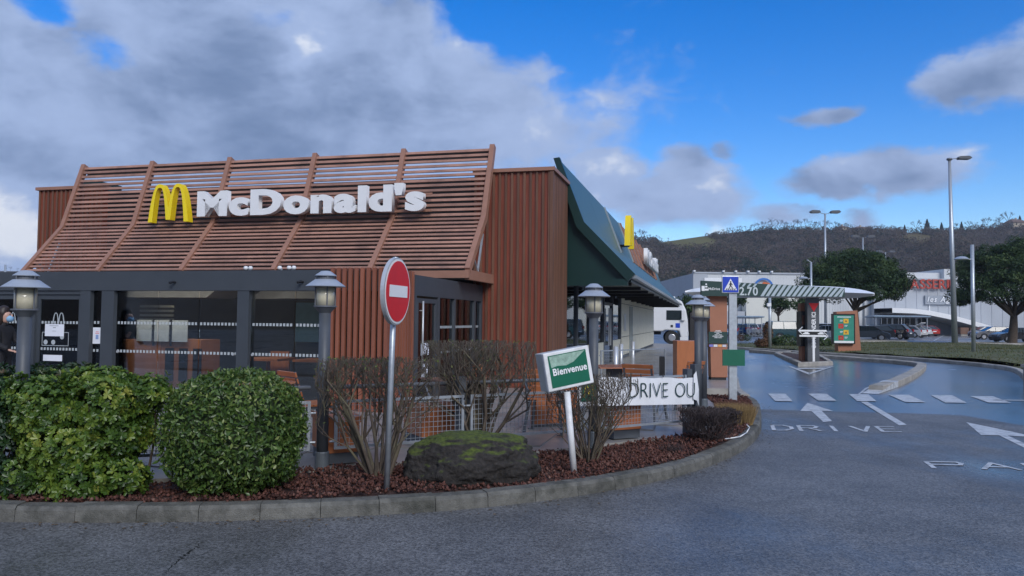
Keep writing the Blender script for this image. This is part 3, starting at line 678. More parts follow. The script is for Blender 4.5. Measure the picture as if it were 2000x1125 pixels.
# entrance door leaves at the left
for a, b in ((-6.98, -5.99), (-8.05, -7.10)):
    dr = MB().bx(a, a+.07, .06, .12, TZ, 2.03).bx(b-.07, b, .06, .12, TZ, 2.03).bx(a+.07, b-.07, .06, .12, 1.94, 2.03).bx(a+.07, b-.07, .06, .12, TZ, TZ+.12).build('entrance_door', m_grey, rest)
    pane(a+.07, b-.07, TZ+.12, 1.94, .09, dr)
    dots(a+.08, b-.08, 1.52, .08, dr); dots(a+.08, b-.08, 1.04, .08, dr)
    mx = (a+b)/2+.02
    MB().prism([(x, y) for x, y in arches(.27, .20)], (mx-.05, .078, 1.50), (1, 0, 0), (0, 0, 1), -.002).build('door_emblem', M_DOT, dr)
dl = [o for o in rest.children if o.name.startswith('entrance_door')][0]
pp = MB().bx(-6.80, -6.38, .070, .074, 1.27, 1.49).build('paper_notice', m_paper, dl)
MB().bx(-6.7, -6.5, .0685, .070, 1.455, 1.462).bx(-6.64, -6.55, .0685, .07, 1.36, 1.365).bx(-6.62, -6.56, .0685, .07, 1.42, 1.43).build('print', m_capin, pp)
fr_ = MB().bx(-6.86, -6.28, .074, .076, 1.095, 1.105).bx(-6.86, -6.28, .074, .076, 1.335, 1.345).bx(-6.865, -6.855, .074, .076, 1.095, 1.345).bx(-6.285, -6.275, .074, .076, 1.095, 1.345).build('sticker_frame', M_DOT, dl)
for x in (-6.76, -6.60, -6.41): MB().lathe([(.045, -.001), (.045, .001)], 16).build('round_sticker', M_DOT, dl)
for o, x, z in zip([c for c in dl.children if c.name.startswith('round_sticker')], (-6.78, -6.61, -6.42), (1.16, 1.16, 1.26)):
    o.location = (x, .074, z); o.rotation_euler = (PI/2, 0, 0)
MB().bx(-6.82, -6.40, .070, .074, .82, .93).build('paper_strip', m_paper, dl)
po = MB().bx(-5.755, -5.565, .078, .082, 1.15, 1.44).build('poster', m_paper, por)
MB().bx(-5.70, -5.62, .0765, .078, 1.33, 1.345).bx(-5.69, -5.63, .0765, .078, 1.36, 1.37).build('red_print', M('pink_print', (.7, .2, .25), .6), po)
MB().bx(-5.69, -5.63, .0765, .078, 1.23, 1.31).build('blue_print', M('pale_blue_print', (.25, .35, .6), .6), po)
for x in (-4.0, -1.55):
    c_ = MB().cyl((x, .0, 2.24), (x, -.05, 2.24), .02, .016, 8).cyl((x, -.05, 2.25), (x-.03, -.12, 2.225), .022, .022, 8).build('security_camera', m_black, por)
for x, k in ((-2.62, 1), (-2.02, 0), (-1.80, 1)):
    fl = MB()
    for q in ((-.055, .055) if k else (0,)):
        fl.lathe([(.015, 0), (.036, .014), (.04, .04), (.022, .065)], 10, (x+q*.8, .06, 2.45))
    fl.cyl((x, .1, 2.42), (x, .1, 2.48), .02, .02, 6).build('floodlight', m_whitedirty, por, smooth=True)
# timber-slatted corner of the porch: front and flank
cor = bpart(MB().bx(-1.03, -.05, .10, .14, TZ-.04, 2.098).bx(-.09, -.05, .14, 1.06, TZ-.04, 2.40), 'porch_corner', m_dark)
sl = MB().bx(-.03, .03, -.06, 0, TZ, 2.47).build('upright_slat', m_vslat, cor); sl.location = (-1.0, .02, 0)
for k in range(1, 10): inst('upright_slat', sl.data, cor, (-1.0+k*.1055, .02, 0))
for k in range(9): inst('upright_slat', sl.data, cor, (-.058, .08+k*.116, 0), (0, 0, PI/2))
# flank glazing with door
fl = bpart(MB().bx(-.12, -.0, 1.08, 5.16, 2.06, 2.42).bx(-.12, -.0, 1.08, 1.17, TZ, 2.06).bx(-.12, .0, 2.26, 2.36, TZ, 2.06).bx(-.12, 0, 3.22, 3.29, TZ, 2.06).bx(-.12, 0, 4.56, 4.66, TZ, 2.06).bx(-.12, 0, 5.08, 5.16, TZ, 2.06), 'flank_frame', m_grey)
for a, b in ((2.36, 3.22), (3.29, 4.56), (4.66, 5.08)):
    MB().bx(-.066, -.054, a, b, TZ, 2.06).build('glass_pane', m_glass, fl)
    for z in (1.5, 1.02):
        mb = MB(); n = int((b-a)/.07)
        for k in range(n): mb.bx(-.05, -.048, a+.01+k*.07, a+.055+k*.07, z-.024, z+.024)
        tag(mb.build('safety_dots', M_DOT, fl), kind='stuff')
d2 = bpart(MB().bx(-.09, -.01, 1.2, 1.28, TZ, 2.02).bx(-.09, -.01, 2.15, 2.23, TZ, 2.02).bx(-.09, -.01, 1.28, 2.15, 1.94, 2.02).bx(-.09, -.01, 1.28, 2.15, TZ, TZ+.1), 'side_door', m_grey)
MB().bx(-.056, -.044, 1.28, 2.15, TZ+.1, 1.94).build('glass_pane', m_glass, d2)
MB().cyl((.045, 1.36, .75), (.045, 1.36, 1.97), .017, .017, 10).cyl((-.02, 1.36, .9), (.045, 1.36, .9), .01, .01, 6).cyl((-.02, 1.36, 1.8), (.045, 1.36, 1.8), .01, .01, 6).build('door_handle', m_alu, d2, smooth=True)
for a, b, z0, z1 in ((1.5, 1.9, 1.00, 1.22), (1.55, 1.85, .6, .85)): MB().bx(-.04, -.038, a, b, z0, z1).build('paper_notice', m_paper, d2)
# inside the porch: service counters, screens, pendant panels, tables
m_tanwood = M('counter_wood', (.40, .15, .06), .45, 0, .15, 5, stretch=(1, 1, .2))
ct = bpart(MB().bx(-6.9, -5.85, 2.0, 2.6, TZ, 1.20).bx(-5.85, -5.0, 2.02, 2.6, TZ, 1.22), 'counter', m_tanwood)
for k, x in enumerate((-5.74, -5.44, -5.14)): MB().bx(x, x+.17, 1.99, 2.02, .45, 1.06).build('counter_recess', m_black, ct)
for k, x in enumerate((-6.36, -5.98, -5.58)): MB().bx(x, x+.33, 1.96, 1.975, 1.18, 1.58).build('sneeze_screen', M('screen_acrylic', (.5, .54, .6), .3), ct)
for x in (-6.0, -5.62): MB().bx(x, x+.03, 1.95, 1.98, 1.1, 1.6).build('screen_post', m_black, ct)
for x0, x1, y in ((-6.7, -4.4, 1.4), (-4.0, -3.2, 2.2), (-3.2, -1.2, 1.8)):
    bpart(MB().prism([(x0, 2.02), (x1, 2.02), (x1+.25, 2.2), (x0+.3, 2.2)], (0, y, 0), (1, 0, 0), (0, 0, 1), -.9), 'pendant_panel', M('ceiling_panel', (.22, .22, .23), .7))
for k in range(8): bpart(MB().bx(-7.6, -6.7, 3.4, 3.42, 1.15+k*.1, 1.20+k*.1), 'blind_slat', M_DOT)
for k, x in enumerate((-3.0, -1.9, -.9)):
    t_ = bpart(MB().bx(x-.4, x+.4, 1.0, 1.7, .86, .90).cyl((x, 1.35, TZ), (x, 1.35, .86), .04, .04, 8), 'inside_table', m_wood)
    MB().bx(x-.3, x+.1, 1.9, 1.95, .55, 1.0).bx(x-.3, x+.1, 1.6, 1.95, .52, .56).build('inside_chair', m_wood, rest)
for x0, x1, c_ in ((-4.35, -3.75, (.10, .22, .32)), (-2.4, -1.9, (.08, .16, .25)), (-3.3, -3.0, (.25, .12, .06))):
    bpart(MB().bx(x0, x1, 4.6, 4.65, 1.1, 2.0), 'inside_panel', M('inside_panel', c_, .5))

ct.location = (.82, -1.05, 0)
# lit ceiling lamps inside the porch
m_lit = M('lit_lamp', (1, .72, .42), .5, emit=6.0)
for k, (x, y) in enumerate(((-6.6, 3.2), (-5.6, 3.0), (-4.4, 3.4), (-3.0, 2.6), (-1.6, 3.0), (-1.0, 1.9))):
    bpart(MB().lathe([(.10, 2.30), (.14, 2.26), (.14, 2.24)], 14, (x, y, 0)), 'ceiling_lamp', m_lit)
ld = bpy.data.lights.new('porch_fill', 'AREA'); ld.energy = 27; ld.size = 4.5; ld.shape = 'RECTANGLE'; ld.size_y = .4; ld.color = (1, .82, .62)  # added fill just behind the glass, brightens the counter fronts; no fixture there
lo_ = bpy.data.objects.new('porch_fill', ld); COL.objects.link(lo_); lo_.parent = rest; lo_.location = (-4.4, .42, 2.26); lo_.rotation_euler = (rad(28), 0, 0)
# ---------- flank of the hall: glazing, beige panels, doors
SX = 1.50
fw = bpart(MB().bx(SX-.1, SX-.01, 7.05, 37.8, 2.72, 4.4), 'flank_upper_wall', m_green)
gf = bpart(MB().bx(SX-.1, SX+.02, 7.06, 7.14, TZ, 2.75).bx(SX-.1, SX+.02, 8.98, 9.06, TZ, 2.75).bx(SX-.1, SX+.03, 11.35, 11.45, TZ, 2.75).bx(SX-.1, SX+.03, 14.2, 14.32, TZ, 2.75).bx(SX-.1, SX+.02, 16.6, 16.7, TZ, 2.75).bx(SX-.1, SX+.02, 19.2, 19.4, TZ, 2.75).bx(SX-.08, SX+.01, 14.32, 16.6, 2.2, 2.3), 'flank_glazing_frame', m_grey)
for a, b in ((7.14, 8.98), (9.06, 11.35), (11.45, 14.2), (14.32, 16.6), (16.7, 19.2)):
    lo = TZ if (a < 7.5 or 14 < a < 15) else .95
    MB().bx(SX-.05, SX-.038, a, b, lo, 2.72).build('glass_pane', m_glass, gf)
    if lo > .5: MB().bx(SX-.06, SX+.015, a+.01, b-.01, TZ, .94).build('beige_plinth', m_beige, gf)
for a in (15.2, 15.7): MB().cyl((SX+.06, a, .8), (SX+.06, a, 2.1), .02, .02, 8).build('door_handle', m_alu, gf)
bg_ = bpart(MB().bx(SX-.1, SX-.02, 19.4, 37.6, TZ-.1, 2.75), 'flank_panel_wall', m_grey)
ed = [19.42, 22.4, 23.4, 26.6, 27.6, 30.0, 31.5, 34.5, 37.55]
for a, b in zip(ed, ed[1:]):
    MB().bx(SX-.03, SX+.02, a+.02, b-.02, TZ+.12, 1.0).build('beige_panel', m_beige, bg_)
    MB().bx(SX-.03, SX+.02, a+.02, b-.02, 1.03, 2.35).build('beige_panel', m_beige, bg_)
    MB().bx(SX-.03, SX+.02, a+.02, b-.02, 2.38, 2.74).build('beige_panel', m_beige, bg_)
hb = MB().bx(SX+.02, SX+.05, 20.2, 20.9, 1.25, 1.95).build('wall_hatch', m_alu, bg_)
dd = bpart(MB().bx(SX+.0, SX+.09, 22.45, 22.6, TZ, 2.3).bx(SX, SX+.09, 23.25, 23.38, TZ, 2.3), 'service_door_frame', m_edge)
bpart(MB().bx(-6, SX-.12, 7.2, 18.8, TZ+.001, TZ+.01), 'dining_floor', m_dark)
bpart(MB().bx(-3.0, -2.9, 7.5, 18.8, TZ, 2.7), 'dining_back_wall', M('dining_wall', (.16, .15, .14), .6, 0, .2, 1))

# ---------- green mansard of the flank, open end towards the viewer
Y0, Y1 = 7.0, 37.9
prof = [(1.35, 5.62), (1.95, 4.02), (3.15, 2.76)]
def strip(seg, y0, y1, th=.12, name='roof_panel', mat=m_greenlight, parent=rest):
    a, b = Vector(seg[0]), Vector(seg[1]); d = (b-a).normalized(); nn = Vector((-d.y, d.x)); nn = nn if nn.x < 0 else -nn
    q = [a, b, b+nn*th, a+nn*th]
    mb = MB(); mb.add([(p.x, y0, p.y) for p in q]+[(p.x, y1, p.y) for p in q], [(0, 1, 2, 3), (7, 6, 5, 4), (0, 4, 5, 1), (1, 5, 6, 2), (2, 6, 7, 3), (3, 7, 4, 0)])
    return mb.build(name, mat, parent)
rfp = bpart(MB().bx(1.2, 3.1, Y0+.3, Y1, 2.6, 2.66), 'flank_roof', m_green)
for a, b in ((Y0+.16, 11.2), (11.22, 15.4), (15.42, 19.6), (33.0, Y1)):
    strip(prof[:2], a, b, parent=rfp); strip(prof[1:], a, b, parent=rfp)
strip(prof[1:], 19.62, 32.98, parent=rfp, mat=m_greenlight)
# near end: thick dark profile board and triangular cheek
pr_o = [(1.22, 5.64), (1.37, 5.66), (1.99, 4.05), (3.22, 2.78), (3.05, 2.60), (1.80, 3.93)]
MB().prism(pr_o, (0, Y0+.16, 0), (1, 0, 0), (0, 0, 1), .16).build('end_profile', m_green, rfp)
MB().prism([(1.2, 5.5), (1.84, 3.93), (3.02, 2.66), (1.2, 2.66)], (0, Y0+.30, 0), (1, 0, 0), (0, 0, 1), .1).build('end_cheek', m_green, rfp)
MB().bx(1.5, 3.05, Y0+.02, Y0+.14, 2.50, 2.66).build('end_beam', m_green, rfp)
MB().bx(3.12, 3.24, Y0+.17, Y1, 2.68, 2.76).build('gutter', m_edge, rfp)
for k in range(12): MB().bx(1.5, 3.08, Y0+.6+k*2.6, Y0+.66+k*2.6, 2.52, 2.598).build('soffit_joist', m_dark, rfp)
for a in (15.3, 19.55): 
    MB().beam((1.37, a, 5.63), (1.97, a, 4.03), .05, .05).build('standing_seam', m_edge, rfp)
# slatted field further along the flank, with ribs and white letters
ft = MB().bx(1.2, 1.3, 19.7, 32.9, 3.9, 5.5).build('flank_screen', m_dark, rest)
sm = None
for k in range(15):
    t = (k+.5)/15; p = Vector(prof[0])*(1-t)+Vector(prof[1])*t
    if sm is None: o = MB().bx(-.03, .03, 0, 13.2, -.036, .036).build('slat', m_screen, ft); sm = o.data
    else: o = inst('slat', sm, ft)
    o.location = (p.x, 19.7, p.y)
for k in range(7): MB().beam((1.40, 19.75+k*2.2, 5.62), (1.99, 19.75+k*2.2, 4.02), .1, .1).build('rib', m_rib, ft)
MB().prism(arches(1.5, 1.12), (2.02, 16.5, 4.32), (0, 1, 0), (0, 0, 1), .2).build('arches_logo', m_yellow, rest)
MB().bx(1.7, 2.1, 16.2, 16.8, 4.36, 4.40).build('logo_bracket', m_black, rest)
letters(word, .9, m_white, rest, 24.2, 31.8, 2.08, 4.30, 5.05, .09, .036, rot=(PI/2, 0, PI/2), gapf=.05)
for o in [c for c in rest.children if c.name.startswith('letter')]:
    l = o.location.copy(); o.location = (l.y, l.x, l.z)
# ================================================================== NEAR OBJECTS
# ---------- lantern lamps
def make_lamp(label, loc, H=1.98, rz=0.0, group=None):
    t = thing('lantern_lamp', label, 'lamp', loc, rz, 'pagoda-capped lantern lamps along the terrace edge')
    hb = H-.46                                       # top of the post
    MB().cyl((0, 0, .16), (0, 0, hb), .058, .056, 20).build('post', m_post, t, smooth=True)
    MB().lathe([(.07, -.02), (.07, .17), (.066, .18)], 20).build('base_sleeve', M('sleeve_grey', (.12, .14, .16), .5, .2), t, smooth=False)
    MB().lathe([(.055, hb), (.062, hb+.01), (.105, hb+.06), (.115, hb+.062), (.115, hb+.075), (.09, hb+.077)], 24).build('collar', m_capin, t)
    z0 = hb+.077; z1 = hb+.262
    MB().lathe([(.092, z0), (.092, z1)], 24).build('glass_cylinder', m_lglass, t, smooth=True)
    rd = MB()
    for k in range(4):
        a = PI/4+k*PI/2+.3; rd.cyl((.1*math.cos(a), .1*math.sin(a), z0-.01), (.1*math.cos(a), .1*math.sin(a), z1+.12), .0065, .0065, 6)
    rd.build('cage_rods', m_capin, t)
    MB().lathe([(.197, z1+.002), (.200, z1+.008), (.105, z1+.078), (.095, z1+.078), (.08, z1+.02)], 28).build('lower_roof', m_cap, t)
    MB().lathe([(.088, z1+.07), (.088, z1+.112)], 24).build('vent_ring', m_capin, t)
    MB().lathe([(.108, z1+.110), (.110, z1+.116), (.048, z1+.160), (.02, z1+.164), (.004, z1+.165)], 24).build('upper_roof', m_cap, t)
    return t
LAMPS = [((-4.42, 6.98, .13), 'lantern lamp rising behind the leafy hedge by the entrance doors', 1.96, .2),
         ((-1.88, 7.74, TZ-.02), 'lantern lamp between round clipped bush and no-entry sign', 2.02, .9),
         ((1.00, 9.36, TZ-.02), 'lantern lamp behind the white welcome sign', 2.0, .5),
         ((2.97, 12.25, TZ-.02), 'lantern lamp at the right end of the white banner', 1.98, 1.2),
         ((3.36, 13.45, TZ-.02), 'lantern lamp half hidden behind another lamp, beside the brown totem', 1.98, .1)]
for loc, lab, H, rz in LAMPS: make_lamp(lab, loc, H, rz)

# ---------- no-entry sign, turned away from the viewer
ne = thing('no_entry_sign', 'round red no-entry sign on galvanised post', 'sign', G(755, 957, .13), 0)
MB().cyl((0, 0, 0), (.045, 0, 2.06), .026, .026, 14).build('post', m_galv, ne, smooth=True)
MB().cyl((.045, 0, 2.055), (.046, 0, 2.075), .03, .022, 14).build('post_cap', m_galv, ne)
fa = bpy.data.objects.new('sign_plate', None)
def disc(r, th, n=48): return [(r*math.cos(2*PI*i/n), r*math.sin(2*PI*i/n)) for i in range(n)]
tilt = rad(-60)
ax = Vector((math.cos(rad(76)), math.sin(rad(76)), 0)); oz = Vector((.075, -.055, 1.765)); R_ = .30
ay = Vector((.02, 0, 1)).normalized(); nn = ax.cross(ay).normalized()   # faces towards the road on the right
pl = MB().prism(disc(R_, 0), oz-nn*.0, ax, ay, -.035).build('sign_plate', m_alu, ne)
MB().prism(disc(R_-.012, 0), oz+nn*.004, ax, ay, .002).build('white_rim', m_white, pl)
MB().prism(disc(R_-.03, 0), oz+nn*.008, ax, ay, .002).build('red_disc', m_red, pl)
MB().prism([(-.205, -.052), (.205, -.052), (.205, .052), (-.205, .052)], oz+nn*.012, ax, ay, .002).build('white_bar', m_white, pl)
for z in (1.6, 1.95): MB().bx(.0, .045, -.035, .035, z, z+.03).build('clamp', m_galv, ne)

# ---------- welcome sign
wb = G(1121, 921, .13); ws = thing('welcome_sign', 'leaning white light-box sign reading Bienvenue on a white tube', 'sign', wb)
pt = Vector((-.075, 0, .80))
MB().cyl((0, 0, -.02), pt, .034, .032, 16).build('post', m_whitedirty, ws, smooth=True)
YW = wb.y
c4 = [At(1072, 766, YW-.10)-wb, At(1159, 747, YW+.10)-wb]
_e = (c4[1]-c4[0]).normalized(); _n = _e.cross(Vector((-.10, 0, 1))).normalized(); _z = _n.cross(_e).normalized(); _z = _z if _z.z > 0 else -_z
c4 += [c4[1]+_z*.385, c4[0]+_z*.385]; c4 = [c4[0], c4[1], c4[2], c4[3]]
cN = (c4[1]-c4[0]).cross(c4[3]-c4[0]).normalized(); cN = cN if cN.y < 0 else -cN
def quadbox(c, th, ins=0.0, fwd=0.0):
    m_ = (c[0]+c[1]+c[2]+c[3])/4; p = [q+(m_-q).normalized()*ins+cN*fwd for q in c]
    mb = MB(); mb.add(p+[q-cN*th for q in p], [(0, 1, 2, 3), (7, 6, 5, 4), (0, 4, 5, 1), (1, 5, 6, 2), (2, 6, 7, 3), (3, 7, 4, 0)]); return mb
bxo = quadbox(c4, .17, 0, -.02).build('box', M('light_box_side', (.50, .51, .50), .5, 0, .1, 8, dirt=((.3, .3, .27), 4, .5)), ws, bevel=.006)
quadbox(c4, .05, -.004, .012).build('frame', m_whitedirty, ws, bevel=.01)
fg = quadbox(c4, .004, .05, .017).build('green_face', m_fgreen, ws)
ex = (c4[1]-c4[0]).normalized(); ez = (c4[3]-c4[0]); ez = (ez-ex*ez.dot(ex)).normalized(); W_ = (c4[1]-c4[0]).length; H_ = ((c4[3]-c4[0]).length)
def onface(a, b, f): return c4[0]*(1-a)*(1-b)+c4[1]*a*(1-b)+c4[2]*a*b+c4[3]*(1-a)*b+cN*f
pg = [(.12, .60), (.25, .63), (.45, .60), (.62, .66), (.78, .80), (.90, .90), (.10, .90)]
mb = MB(); tri = tessellate_polygon([[Vector((a, b, 0)) for a, b in pg]]); mb.add([onface(a, b, .0185) for a, b in pg], [tuple(t) for t in tri]).build('pale_picture', M('pale_green_print', (.30, .44, .36), .3, 0, .3, 25), ws)
me_rot = Matrix((ex, ez, ex.cross(ez))).transposed().to_euler()
tx = text('lettering', 'Bienvenue', .098, m_white, ws, onface(.51, .47, .0205), me_rot, .001, .0022, sx=.93, space=1.04)

# ---------- mossy boulder
bmr = bmesh.new(); bmesh.ops.create_icosphere(bmr, subdivisions=6, radius=1)
from mathutils import noise as mnoise
for v_ in bmr.verts:
    p = v_.co.copy(); n1 = mnoise.fractal(p*1.3+Vector((3, 1, 7)), 1.0, 2.1, 5); n2 = mnoise.fractal(p*5+Vector((1, 5, 2)), .9, 2.1, 4)
    s_ = 1+.16*n1+.055*n2
    q = Vector((p.x*.64, p.y*.40, p.z*.35))*s_
    if q.z > .2: q.z = .2+(q.z-.2)*.6
    q.x += .10*q.z; v_.co = q
me = bpy.data.meshes.new('boulder'); bmr.to_mesh(me); bmr.free(); me.shade_smooth()
mo = bpy.data.materials.new('mossy_rock'); mo.use_nodes = True; t = mo.node_tree; b = t.nodes['Principled BSDF']; b.inputs['Roughness'].default_value = .9
geo = t.nodes.new('ShaderNodeNewGeometry'); sx_ = t.nodes.new('ShaderNodeSeparateXYZ'); t.links.new(geo.outputs['Normal'], sx_.inputs[0])
nz = t.nodes.new('ShaderNodeTexNoise'); nz.inputs['Scale'].default_value = 7; nz.inputs['Detail'].default_value = 8; t.links.new(geo.outputs['Position'], nz.inputs[0])
ad = t.nodes.new('ShaderNodeMath'); ad.operation = 'MULTIPLY_ADD'; t.links.new(nz.outputs[0], ad.inputs[0]); ad.inputs[1].default_value = 1.5; t.links.new(sx_.outputs[2], ad.inputs[2])
mrr = t.nodes.new('ShaderNodeMapRange'); t.links.new(ad.outputs[0], mrr.inputs[0]); mrr.inputs[1].default_value = 1.36; mrr.inputs[2].default_value = 1.75
n4 = t.nodes.new('ShaderNodeTexNoise'); n4.inputs['Scale'].default_value = 30; n4.inputs['Detail'].default_value = 6; t.links.new(geo.outputs['Position'], n4.inputs[0])
r1 = t.nodes.new('ShaderNodeValToRGB'); t.links.new(n4.outputs[0], r1.inputs[0]); r1.color_ramp.elements[0].position = .3; r1.color_ramp.elements[0].color = (.012, .011, .011, 1); r1.color_ramp.elements[1].position = .75; r1.color_ramp.elements[1].color = (.042, .036, .032, 1)
r2 = t.nodes.new('ShaderNodeValToRGB'); t.links.new(n4.outputs[0], r2.inputs[0]); r2.color_ramp.elements[0].position = .3; r2.color_ramp.elements[0].color = (.035, .05, .008, 1); r2.color_ramp.elements[1].position = .7; r2.color_ramp.elements[1].color = (.10, .13, .016, 1)
mx = t.nodes.new('ShaderNodeMix'); mx.data_type = 'RGBA'; t.links.new(mrr.outputs[0], mx.inputs[0]); t.links.new(r1.outputs[0], mx.inputs[6]); t.links.new(r2.outputs[0], mx.inputs[7]); t.links.new(mx.outputs[2], b.inputs['Base Color'])
bpn = t.nodes.new('ShaderNodeBump'); bpn.inputs['Strength'].default_value = 1; bpn.inputs['Distance'].default_value = .02; t.links.new(n4.outputs[0], bpn.inputs['Height']); t.links.new(bpn.outputs[0], b.inputs['Normal'])
me.materials.append(mo); bo = bpy.data.objects.new('boulder', me); COL.objects.link(bo); bo.location = (-.36, 7.50, .26); bo.rotation_euler = (0, .02, .25)
tag(bo, 'large dark boulder with bright moss on top, in the planting bed', 'boulder')

# ---------- leafy bushes
def ell_surface(n, c, r, box=2.0, jit=.0, zmin=-1.0):
    d = RNG.normal(0, 1, (n, 3)); d /= np.linalg.norm(d, axis=1)[:, None]
    k = (np.abs(d)**box).sum(1)**(1/box); p = d/k[:, None]; nr = np.sign(d)*np.abs(p)**(box-1); nr /= np.linalg.norm(nr, axis=1)[:, None]
    return np.array(c)+p*np.array(r), nr
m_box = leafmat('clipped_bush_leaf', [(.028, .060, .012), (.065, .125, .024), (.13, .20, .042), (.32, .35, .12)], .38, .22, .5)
m_hedge = leafmat('hedge_leaf', [(.025, .056, .013), (.072, .14, .022), (.18, .255, .036), (.42, .40, .09)], .36, .25, .5)
m_hedge2 = leafmat('dark_hedge_leaf', [(.012, .030, .012), (.028, .07, .02), (.06, .075, .03), (.13, .06, .035)], .4, .2, .5)
def clip_below(P, nr, z): k = P[:, 2] > z; return P[k], nr[k]
# round clipped bush
bc = (-2.46, 6.90, .72); br = (.57, .50, .52)
t = thing('round_clipped_bush', 'round clipped evergreen bush with small glossy leaves', 'bush', (bc[0], bc[1], .13))
Vs, Fs, Rs, off_ = [], [], [], 0
for sc_, nn_ in ((1.0, 7500), (.95, 4200), (.88, 2200)):
    P, nr = ell_surface(nn_, (0, 0, .50), np.array(br)*sc_, 2.7); P += nr*RNG.normal(0, .018, (len(P), 1)); lump = np.array([mnoise.noise(Vector(p)*4.5) for p in P]); P += nr*(lump*.05)[:, None]; kk = P[:, 2] > 0; P, nr, lump = P[kk], nr[kk], lump[kk]
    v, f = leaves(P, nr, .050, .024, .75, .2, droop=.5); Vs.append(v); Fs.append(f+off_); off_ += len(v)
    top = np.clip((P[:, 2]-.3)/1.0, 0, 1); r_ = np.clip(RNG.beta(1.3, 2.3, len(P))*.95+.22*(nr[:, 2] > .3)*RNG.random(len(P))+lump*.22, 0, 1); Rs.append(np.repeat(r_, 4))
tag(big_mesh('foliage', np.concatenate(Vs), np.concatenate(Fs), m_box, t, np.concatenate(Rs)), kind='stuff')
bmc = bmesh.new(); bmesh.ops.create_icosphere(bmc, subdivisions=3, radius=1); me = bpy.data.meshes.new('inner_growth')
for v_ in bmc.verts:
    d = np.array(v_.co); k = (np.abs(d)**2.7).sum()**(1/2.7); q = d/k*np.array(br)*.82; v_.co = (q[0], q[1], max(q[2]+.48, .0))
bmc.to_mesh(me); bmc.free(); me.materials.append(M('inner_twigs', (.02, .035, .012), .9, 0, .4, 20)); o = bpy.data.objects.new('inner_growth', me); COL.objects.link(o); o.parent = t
# hedge made of leaf whorls
def hedge(label, blobs, n, mat, loc, L=.055, W=.030, whorl=6, name='hedge', core=.78):
    t = thing(name, label, 'hedge', loc); Vs, Fs, Rs, off_ = [], [], [], 0
    tot = sum(b[3]*b[4]+b[4]*b[5]+b[3]*b[5] for b in blobs)
    for (x, y, z, rx_, ry_, rz_, tone) in blobs:
        k = int(n*(rx_*ry_+ry_*rz_+rx_*rz_)/tot)
        for s_, q in ((1.0, .62), (.86, .38)):
            P, nr = ell_surface(int(k*q), (x, y, z), (rx_*s_, ry_*s_, rz_*s_), 2.5); P += RNG.normal(0, .022, P.shape); P, nr = clip_below(P, nr, .02); lm = np.array([mnoise.noise(Vector(q)*5.5) for q in P]); P += nr*(lm*.075)[:, None]
            kk = (lm > -.42) | (RNG.random(len(P)) < .35); P, nr, lm = P[kk], nr[kk], lm[kk]
            m_ = len(P); r0 = np.clip(RNG.beta(2.0, 2.6, m_)*.72+tone+lm*.28-.04, 0, 1)
            # whorl of leaves round each shoot tip
            Pw = np.repeat(P, whorl, 0); nw = np.repeat(nr, whorl, 0); rw = np.clip(np.repeat(r0, whorl)+RNG.normal(0, .07, m_*whorl), 0, 1)
            a = np.tile(np.arange(whorl)*2*PI/whorl, m_)+np.repeat(RNG.uniform(0, 6, m_), whorl)
            e1 = np.cross(nw, np.array([.3, .2, .93])); e1 /= np.linalg.norm(e1, axis=1)[:, None]+1e-9; e2 = np.cross(nw, e1)
            rd_ = e1*np.cos(a)[:, None]+e2*np.sin(a)[:, None]; up_ = nw*.55+np.array([0, 0, .25])
            tdir = rd_+up_*RNG.uniform(.1, 1.1, (len(a), 1)); tdir /= np.linalg.norm(tdir, axis=1)[:, None]
            l = L*RNG.uniform(.6, 1.25, (len(a), 1)); sd_ = np.cross(tdir, nw+RNG.normal(0, .3, nw.shape)); sd_ /= np.linalg.norm(sd_, axis=1)[:, None]+1e-9; wv = W*RNG.uniform(.7, 1.2, (len(a), 1))
            fo = nw*wv*.22
            v = np.stack([Pw, Pw+tdir*l*.45+sd_*wv*.40+fo, Pw+tdir*l*.82+sd_*wv*.46+fo, Pw+tdir*l, Pw+tdir*l*.82-sd_*wv*.46+fo, Pw+tdir*l*.45-sd_*wv*.40+fo], 1).reshape(-1, 3)
            i = np.arange(len(a))*6; f = np.concatenate([np.stack([i, i+1, i+2], 1), np.stack([i, i+2, i+3], 1), np.stack([i, i+3, i+4], 1), np.stack([i, i+4, i+5], 1)])
            Vs.append(v); Fs.append(f+off_); off_ += len(v); Rs.append(np.repeat(rw, 6))
        if core:
            pass
    tag(big_mesh('foliage', np.concatenate(Vs), np.concatenate(Fs), mat, t, np.concatenate(Rs)), kind='stuff')
    st = MB()
    for (x, y, z, rx_, ry_, rz_, tone) in blobs:
        for q in range(3):
            a = Vector((x*.8+random.uniform(-.1, .1), y+random.uniform(-.1, .1), 0)); b_ = Vector((x+random.uniform(-.6, .6)*rx_, y+random.uniform(-.5, .5)*ry_, z+random.uniform(-.2, .6)*rz_)); m_ = a.lerp(b_, .5)+Vector((random.uniform(-.05, .05), 0, 0))
            st.cyl(a, m_, .014, .010, 5, cap=False).cyl(m_, b_, .010, .004, 5, cap=False)
    tag(st.build('stems', m_bark, t), kind='stuff'); return t
def blob(px, py, Y, rx_, ry_, rz_, tone, base): p = At(px, py+9, Y); return (p.x-base[0], p.y-base[1], p.z-base[2], rx_*.93, ry_*.93, rz_*.92, tone)
b0 = (-3.62, 6.75, .13)
